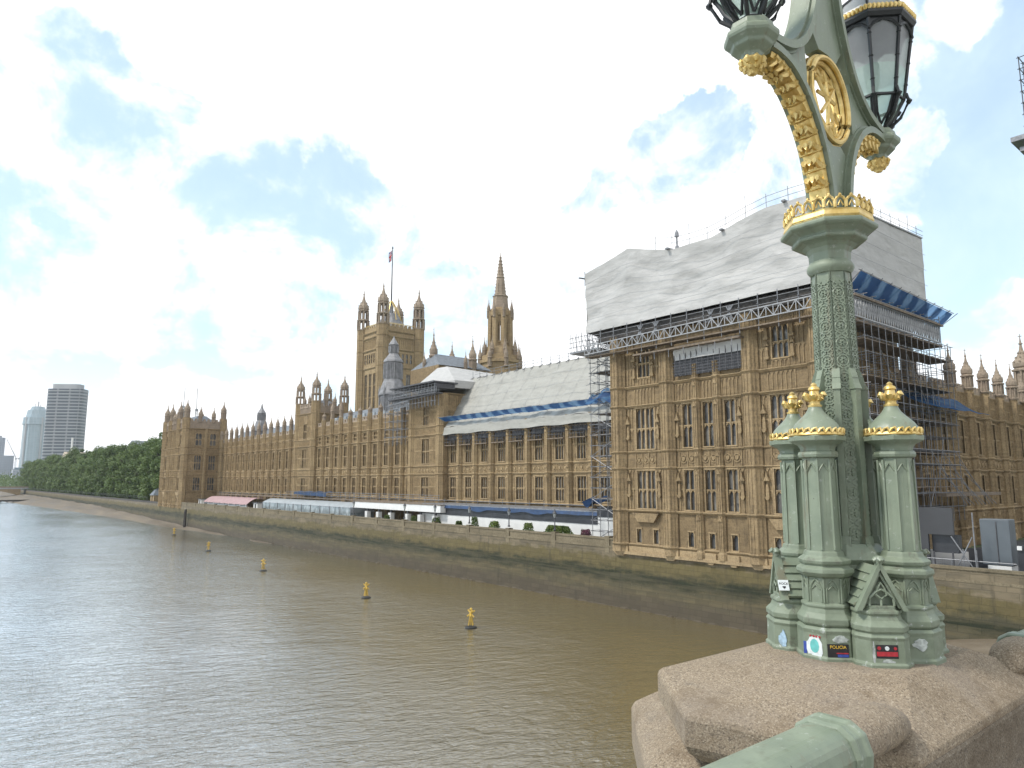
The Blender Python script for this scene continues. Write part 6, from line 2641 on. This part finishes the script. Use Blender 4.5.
for s_ in (-1, 1):
    m.path([A(s_ * .10, 2.535, 0), A(s_ * .07, 2.57, 0), A(s_ * .03, 2.55, 0), A(0, 2.59, 0)], .012, 6)
    m.path([A(s_ * .10, 2.42, 0), A(s_ * .14, 2.39, 0), A(s_ * .165, 2.43, 0)], .011, 6)
    m.path([A(s_ * .06, 2.345, 0), A(s_ * .10, 2.30, 0), A(s_ * .12, 2.315, 0)], .013, 6)
    m.path([A(0, 2.315, 0), A(s_ * .05, 2.285, 0), A(s_ * .10, 2.295, 0)], [.02, .018, .01], 6)
m.build('gilt_shield', 'gold_leaf', ring, smooth=50)


# lanterns
def lantern(ax, z0, big=1.0, lab=None):
    k = big
    cx_, cy_ = ax * math.cos(AR), -.02 + ax * math.sin(AR)
    rB, rT, zb, zt = .136 * k, .198 * k, z0 + .15 * k, z0 + .53 * k
    fr = MB()
    for j in range(8):
        a = math.pi / 8 + j * math.pi / 4
        c, s_ = math.cos(a), math.sin(a)
        fr.bar(P(cx_ + rB * c, cy_ + rB * s_, zb), P(cx_ + rT * c, cy_ + rT * s_, zt), .0088 * k, 5)
        fr.bar(P(cx_ + .055 * k * c, cy_ + .055 * k * s_, z0 + .01), P(cx_ + rB * c, cy_ + rB * s_, zb), .0075 * k, 5)
        # arched head and curved lower bracket of each face
        a2 = a + math.pi / 4
        q0 = Vector(P(cx_ + rT * .985 * c, cy_ + rT * .985 * s_, zt - .055 * k))
        q1 = Vector(P(cx_ + rT * .985 * math.cos(a2), cy_ + rT * .985 * math.sin(a2), zt - .055 * k))
        mid = (q0 + q1) / 2 + Vector((0, 0, .05 * k))
        fr.path([q0, q0.lerp(q1, .2) + Vector((0, 0, .033 * k)), mid, q0.lerp(q1, .8) + Vector((0, 0, .033 * k)), q1], .008 * k, 5)
        fr.loft([[tuple(p) for p in (q0 + Vector((0, 0, .06 * k)), q0, q0.lerp(q1, .2) + Vector((0, 0, .033 * k)), mid, q0.lerp(q1, .8) + Vector((0, 0, .033 * k)), q1, q1 + Vector((0, 0, .06 * k)))],
                 [tuple(Vector(p) * 1.0 + (Vector(P(cx_, cy_, 0)) - Vector((p[0], p[1], LZ))) * .03) for p in (q0 + Vector((0, 0, .06 * k)), q0, q0.lerp(q1, .2) + Vector((0, 0, .033 * k)), mid, q0.lerp(q1, .8) + Vector((0, 0, .033 * k)), q1, q1 + Vector((0, 0, .06 * k)))]])
        b0 = Vector(P(cx_ + rB * c, cy_ + rB * s_, zb))
        b1 = Vector(P(cx_ + rB * math.cos(a2), cy_ + rB * math.sin(a2), zb))
        fr.bar(b0, b1, .0085 * k, 5)
        low = Vector(P(cx_ + .06 * k * math.cos(a + math.pi / 8), cy_ + .06 * k * math.sin(a + math.pi / 8), z0 + .02))
        fr.path([low, low.lerp(b0, .5) + Vector((0, 0, -.012 * k)), b0 + (b1 - b0) * .12], .006 * k, 5)
        fr.path([low, low.lerp(b1, .5) + Vector((0, 0, -.012 * k)), b1 + (b0 - b1) * .12], .006 * k, 5)
        # outer scrolled stay with little knobs
        o_ = P(cx_ + (rB + .022 * k) * c, cy_ + (rB + .022 * k) * s_, zb - .012 * k)
        fr.path([P(cx_ + .05 * k * c, cy_ + .05 * k * s_, z0), P(cx_ + .115 * k * c, cy_ + .115 * k * s_, z0 + .055 * k), o_, P(cx_ + (rB + .012 * k) * c, cy_ + (rB + .012 * k) * s_, zb + .03 * k)], .0085 * k, 5)
        fr.lathe(o_[0], o_[1], [(o_[2] - .016 * k, .004), (o_[2], .016 * k), (o_[2] + .016 * k, .004)], 6)
        for f in (.2, .5, .8):
            p = b0.lerp(Vector(P(cx_ + rT * c, cy_ + rT * s_, zt)), f)
            fr.lathe(p.x, p.y, [(p.z - .008, .005), (p.z, .013 * k), (p.z + .008, .005)], 5)
    lz(fr, cx_, cy_, [(z0 - .01, .06 * k), (z0 + .012, .062 * k), (z0 + .016, .05 * k)])
    lz(fr, cx_, cy_, [(zt, rT * .99), (zt + .004, rT * 1.05), (zt + .022 * k, rT * 1.11), (zt + .034 * k, rT * 1.11), (zt + .036 * k, rT)])
    lan = fr.build('lantern', 'iron_black', lamp, smooth=30)
    g = MB()
    zm = zb + (zt - zb) * .42
    rm = (rB + (rT - rB) * .42)
    g.cur = 0
    rl = [[(LXc + cx_ + r * .965 * math.cos(math.pi / 8 + j * math.pi / 4), LYc + cy_ + r * .965 * math.sin(math.pi / 8 + j * math.pi / 4), LZ + z) for j in range(8)] for z, r in ((z0 + .02, .06 * k), (zb, rB), (zm, rm))]
    g.loft(rl, False, False)
    g.cur = 1
    ru = [[(LXc + cx_ + r * .965 * math.cos(math.pi / 8 + j * math.pi / 4), LYc + cy_ + r * .965 * math.sin(math.pi / 8 + j * math.pi / 4), LZ + z) for j in range(8)] for z, r in ((zm, rm), (zt, rT))]
    g.loft(ru, False, False)
    g.build('panes', ['lantern_clear', 'lantern_frosted'], lan)
    # globe-shaped bulb and burner inside
    q = MB()
    lz(q, cx_, cy_, [(z0 + .02, .022 * k), (zb + .05 * k, .018 * k), (zb + .06 * k, .04 * k), (zb + .08 * k, .02 * k)], 10)
    lz(q, cx_, cy_, [(zb + .08 * k, .02), (zb + .12 * k, .035 * k), (zb + .22 * k, .04 * k), (zb + .27 * k, .015)], 10)
    q.build('burner', 'sticker_white', lan, smooth=50)
    q = MB()
    lz(q, cx_, cy_, [(zt + .03 * k, rT * 1.02), (zt + .09 * k, rT * .97), (zt + .15 * k, rT * .8), (zt + .20 * k, rT * .52), (zt + .225 * k, rT * .3), (zt + .26 * k, rT * .28), (zt + .265 * k, rT * .4), (zt + .285 * k, rT * .36), (zt + .33 * k, rT * .1)])
    q.build('roof', 'lantern_roof', lan)
    q = MB()
    for j in range(8):
        a = math.pi / 8 + j * math.pi / 4
        q.path([P(cx_ + r * rT * math.cos(a), cy_ + r * rT * math.sin(a), zt + z * k) for z, r in ((.03, 1.05), (.09, .99), (.15, .82), (.20, .54), (.23, .32))], .008 * k, 5)
    q.build('roof_ribs', 'iron_black', lan)
    q = MB()
    A0 = [Vector(P(cx_ + rT * 1.08 * math.cos(math.pi / 8 + j * math.pi / 4), cy_ + rT * 1.08 * math.sin(math.pi / 8 + j * math.pi / 4), zt + .042 * k)) for j in range(8)]
    for j in range(8):
        p, q1 = A0[j], A0[(j + 1) % 8]
        for f in range(8):
            c = p.lerp(q1, (f + .5) / 8)
            q.lathe(c.x, c.y, [(c.z - .004, .006 * k), (c.z + .008 * k, .0125 * k), (c.z + .02 * k, .011 * k), (c.z + .028 * k, .003)], 6)
    q.build('gilt_cresting', 'gold_leaf', lan, smooth=50)
    return lan


lantern(-.64, 2.522)
lantern(.608, 2.498)
m = MB()
lz(m, 0, -.02, [(3.18, .06), (3.22, .075), (3.26, .12), (3.30, .13), (3.33, .11), (3.34, .07)])
m.build('top_capital', 'green_paint', lamp, bevel=.003)
lantern(0, 3.34, 1.15)

# stickers and paper scraps
def text_mesh(s_, size, mat, parent, origin, ux, uz, depth=.0006):
    cu = bpy.data.curves.new('lettering', 'FONT')
    cu.body = s_
    cu.size = size
    cu.align_x = 'CENTER'
    cu.align_y = 'CENTER'
    cu.extrude = depth
    o = bpy.data.objects.new('lettering', cu)
    COL.objects.link(o)
    dg = bpy.context.evaluated_depsgraph_get()
    me = bpy.data.meshes.new_from_object(o.evaluated_get(dg))
    bpy.data.objects.remove(o)
    ux, uz = Vector(ux).normalized(), Vector(uz).normalized()
    n = ux.cross(uz)
    q, o3 = parent, Vector((0, 0, 0))
    while q is not None:
        o3 += q.location
        q = q.parent
    for v in me.vertices:
        c = v.co.copy()
        w3 = Vector(origin) + ux * c.x + uz * c.y + n * c.z
        v.co = w3 - o3
    me.materials.clear()
    me.materials.append(MATS[mat])
    r = bpy.data.objects.new('lettering', me)
    COL.objects.link(r)
    r.parent = parent
    return r


class Face:
    """a flat face of the lamp base: centre point, outward normal, along vector"""
    def __init__(s, c, n, up=(0, 0, 1)):
        s.n = Vector(n).normalized()
        s.z = Vector(up)
        s.z = (s.z - s.n * s.z.dot(s.n)).normalized()
        s.u = s.z.cross(s.n).normalized()
        s.c = Vector(c)

    def p(s, u, z, e=0.0):
        return tuple(s.c + s.u * u + s.z * z + s.n * e)


def patch(m, F, poly, e0=-.002, e1=.0015):
    m.loft([[F.p(u, z, e) for u, z in poly] for e in (e0, e1)])


def rectp(u0, u1, z0, z1):
    return [(u0, z0), (u1, z0), (u1, z1), (u0, z1)]


def ragged(u0, u1, z0, z1, seed, n=18):
    r_ = random.Random(seed)
    return [((u0 + u1) / 2 + (u1 - u0) / 2 * math.cos(6.283 * i / n) * r_.uniform(.6, 1.0), (z0 + z1) / 2 + (z1 - z0) / 2 * math.sin(6.283 * i / n) * r_.uniform(.55, 1.0)) for i in range(n)]


# near colonnette (towards -x): face normal
c0 = cols[2]
ap = .1175 * math.cos(math.pi / 8)


def col_face(cx_, cy_, ang, z):
    return Face(P(cx_ + ap * math.cos(ang), cy_ + ap * math.sin(ang), z), (math.cos(ang), math.sin(ang), 0))


F = col_face(-CR, 0, math.pi, .08)
m = MB()
patch(m, F, ragged(-.042, .04, -.055, .052, 3))
st1 = m.build('sticker', 'sticker_white', lamp)
st1['label'] = 'torn crest shaped sticker with a teal middle on the nearest plinth'
m = MB()
patch(m, F, [(.018 * math.cos(k * .5236) - .002, .026 * math.sin(k * .5236) + .004) for k in range(12)], .001, .0024)
m.build('crest_disc', 'sticker_teal', st1)
m = MB()
for u in (-.02, -.008, .004, .016):
    patch(m, F, rectp(u, u + .007, .036, .043), .001, .0024)
m.build('crest_band', 'sticker_red', st1)
F2 = col_face(-CR, 0, math.pi + math.pi / 4, .08)
m = MB()
patch(m, F2, rectp(-.042, .036, -.030, .018))
st2 = m.build('sticker', 'sticker_black', lamp)
st2['label'] = 'black sticker with yellow capitals over a red and blue strip'
text_mesh('POLICIA', .0165, 'sticker_yellow', st2, F2.p(-.003, .007, .0018), F2.u, F2.z)
m = MB()
patch(m, F2, rectp(-.010, .034, -.017, -.013), .001, .0024)
m.build('red_strip', 'sticker_red', st2)
m = MB()
patch(m, F2, rectp(-.006, .034, -.029, -.019), .001, .0024)
m.build('blue_strip', 'sticker_blue', st2)
m = MB()
patch(m, F, rectp(-.047, -.034, -.03, .015), -.002, .0011)
m.build('sticker', 'sticker_blue', lamp)
m = MB()
patch(m, F2, ragged(-.025, .042, .018, .052, 6))
patch(m, F2, ragged(-.03, .04, -.058, -.035, 8))
m.build('paper_scrap', 'sticker_residue', lamp)
# gabled plinth nearest to the camera: black and red sticker with a paper scrap
ga = math.pi / 4 + 2 * math.pi / 2
F3 = Face(P(math.cos(ga) * .3335, math.sin(ga) * .3335, .085), (math.cos(ga), math.sin(ga), 0))
m = MB()
patch(m, F3, rectp(-.044, .034, -.018, .030))
st3 = m.build('sticker', 'sticker_black', lamp)
st3['label'] = 'black and dark red sticker with three small emblems'
m = MB()
patch(m, F3, rectp(-.042, .032, -.010, .006), .001, .0024)
patch(m, F3, [(-.033 + .007 * math.cos(k * .785), .018 + .007 * math.sin(k * .785)) for k in range(8)], .001, .0024)
patch(m, F3, [(.024 + .006 * math.cos(k * .785), .018 + .006 * math.sin(k * .785)) for k in range(8)], .001, .0024)
m.build('red_print', 'sticker_red', st3)
m = MB()
patch(m, F3, [(-.005 + .008 * math.cos(k * .785), .018 + .008 * math.sin(k * .785)) for k in range(8)], .001, .0026)
m.build('white_emblem', 'sticker_white', st3)
m = MB()
patch(m, F3, ragged(-.035, .028, -.042, -.0185, 12))
patch(m, F3, ragged(-.058, -.046, -.055, .05, 14))
m.build('paper_scrap', 'sticker_residue', lamp)
# left gabled plinth: white sticker on the gable front, pale blue one below
gb = math.pi / 4 + 1 * math.pi / 2
F4 = Face(P(math.cos(gb) * .3, math.sin(gb) * .3, .300), (math.cos(gb), math.sin(gb), 0))
F5 = Face(P(math.cos(gb) * .3335, math.sin(gb) * .3335, .085), (math.cos(gb), math.sin(gb), 0))
# the near side of its roof carries the white sticker
def G4(r, u, z):
    return Vector(P(math.cos(gb) * r - math.sin(gb) * u, math.sin(gb) * r + math.cos(gb) * u, z))


e_ = (G4(.294, .047, .325) - G4(.294, .083, .258)).normalized()
nr = Vector((math.cos(gb), math.sin(gb), 0)).cross(e_)
if nr.dot(Vector((-1, -.5, 0))) < 0:
    nr = -nr
F6 = Face(G4(.294, .078, .288), nr, up=e_)
m = MB()
patch(m, F6, rectp(-.02, .02, -.022, .022), -.002, .004)
st4 = m.build('sticker', 'sticker_white', lamp)
st4['label'] = 'white sticker with dark capitals and a small heart'
text_mesh('ROCK', .013, 'sticker_black', st4, F6.p(0, .006, .0045), F6.u, F6.z)
m = MB()
patch(m, F6, [(0, -.016), (.007, -.008), (.006, -.005), (.003, -.004), (0, -.006), (-.003, -.004), (-.006, -.005), (-.007, -.008)], .003, .0052)
m.build('heart_print', 'sticker_black', st4)
m = MB()
ax = gb + .55
F7 = Face(G4(.308, .08, .075), (math.cos(gb + .95), math.sin(gb + .95), 0))
patch(m, F7, ragged(-.018, .018, -.04, .04, 15), -.004, .004)
m.build('sticker', 'sticker_pale_blue', lamp)
# residue on the right hand colonnette
F8 = col_face(0, -CR, math.pi + math.pi / 4, .085)
m = MB()
patch(m, F8, ragged(-.035, .03, -.01, .048, 21))
m.build('paper_scrap', 'sticker_residue', lamp)
F9 = col_face(0, -CR, math.pi * 1.5, .06)
m = MB()
patch(m, F9, ragged(-.02, .03, -.05, .0, 23))
m.build('paper_scrap', 'sticker_residue', lamp)
# ------------------------------------------------------------------ the air between the bridge and the far towers
hz = MB()
hz.wbox(-9200, 9200, -9200, 12200, -5.5, 205)
ho = hz.build('haze', 'slate')
ho['kind'] = 'stuff'
hm = bpy.data.materials.new('haze_air')
hm.use_nodes = True
ht = NT(hm.node_tree)
ht.n.clear()
hout = ht.node('ShaderNodeOutputMaterial')
hv = ht.node('ShaderNodeVolumePrincipled', ins={'Color': (.86, .92, 1.0), 'Density': .00008})
ht.l.new(hv.outputs[0], hout.inputs['Volume'])
ho.data.materials[0] = hm
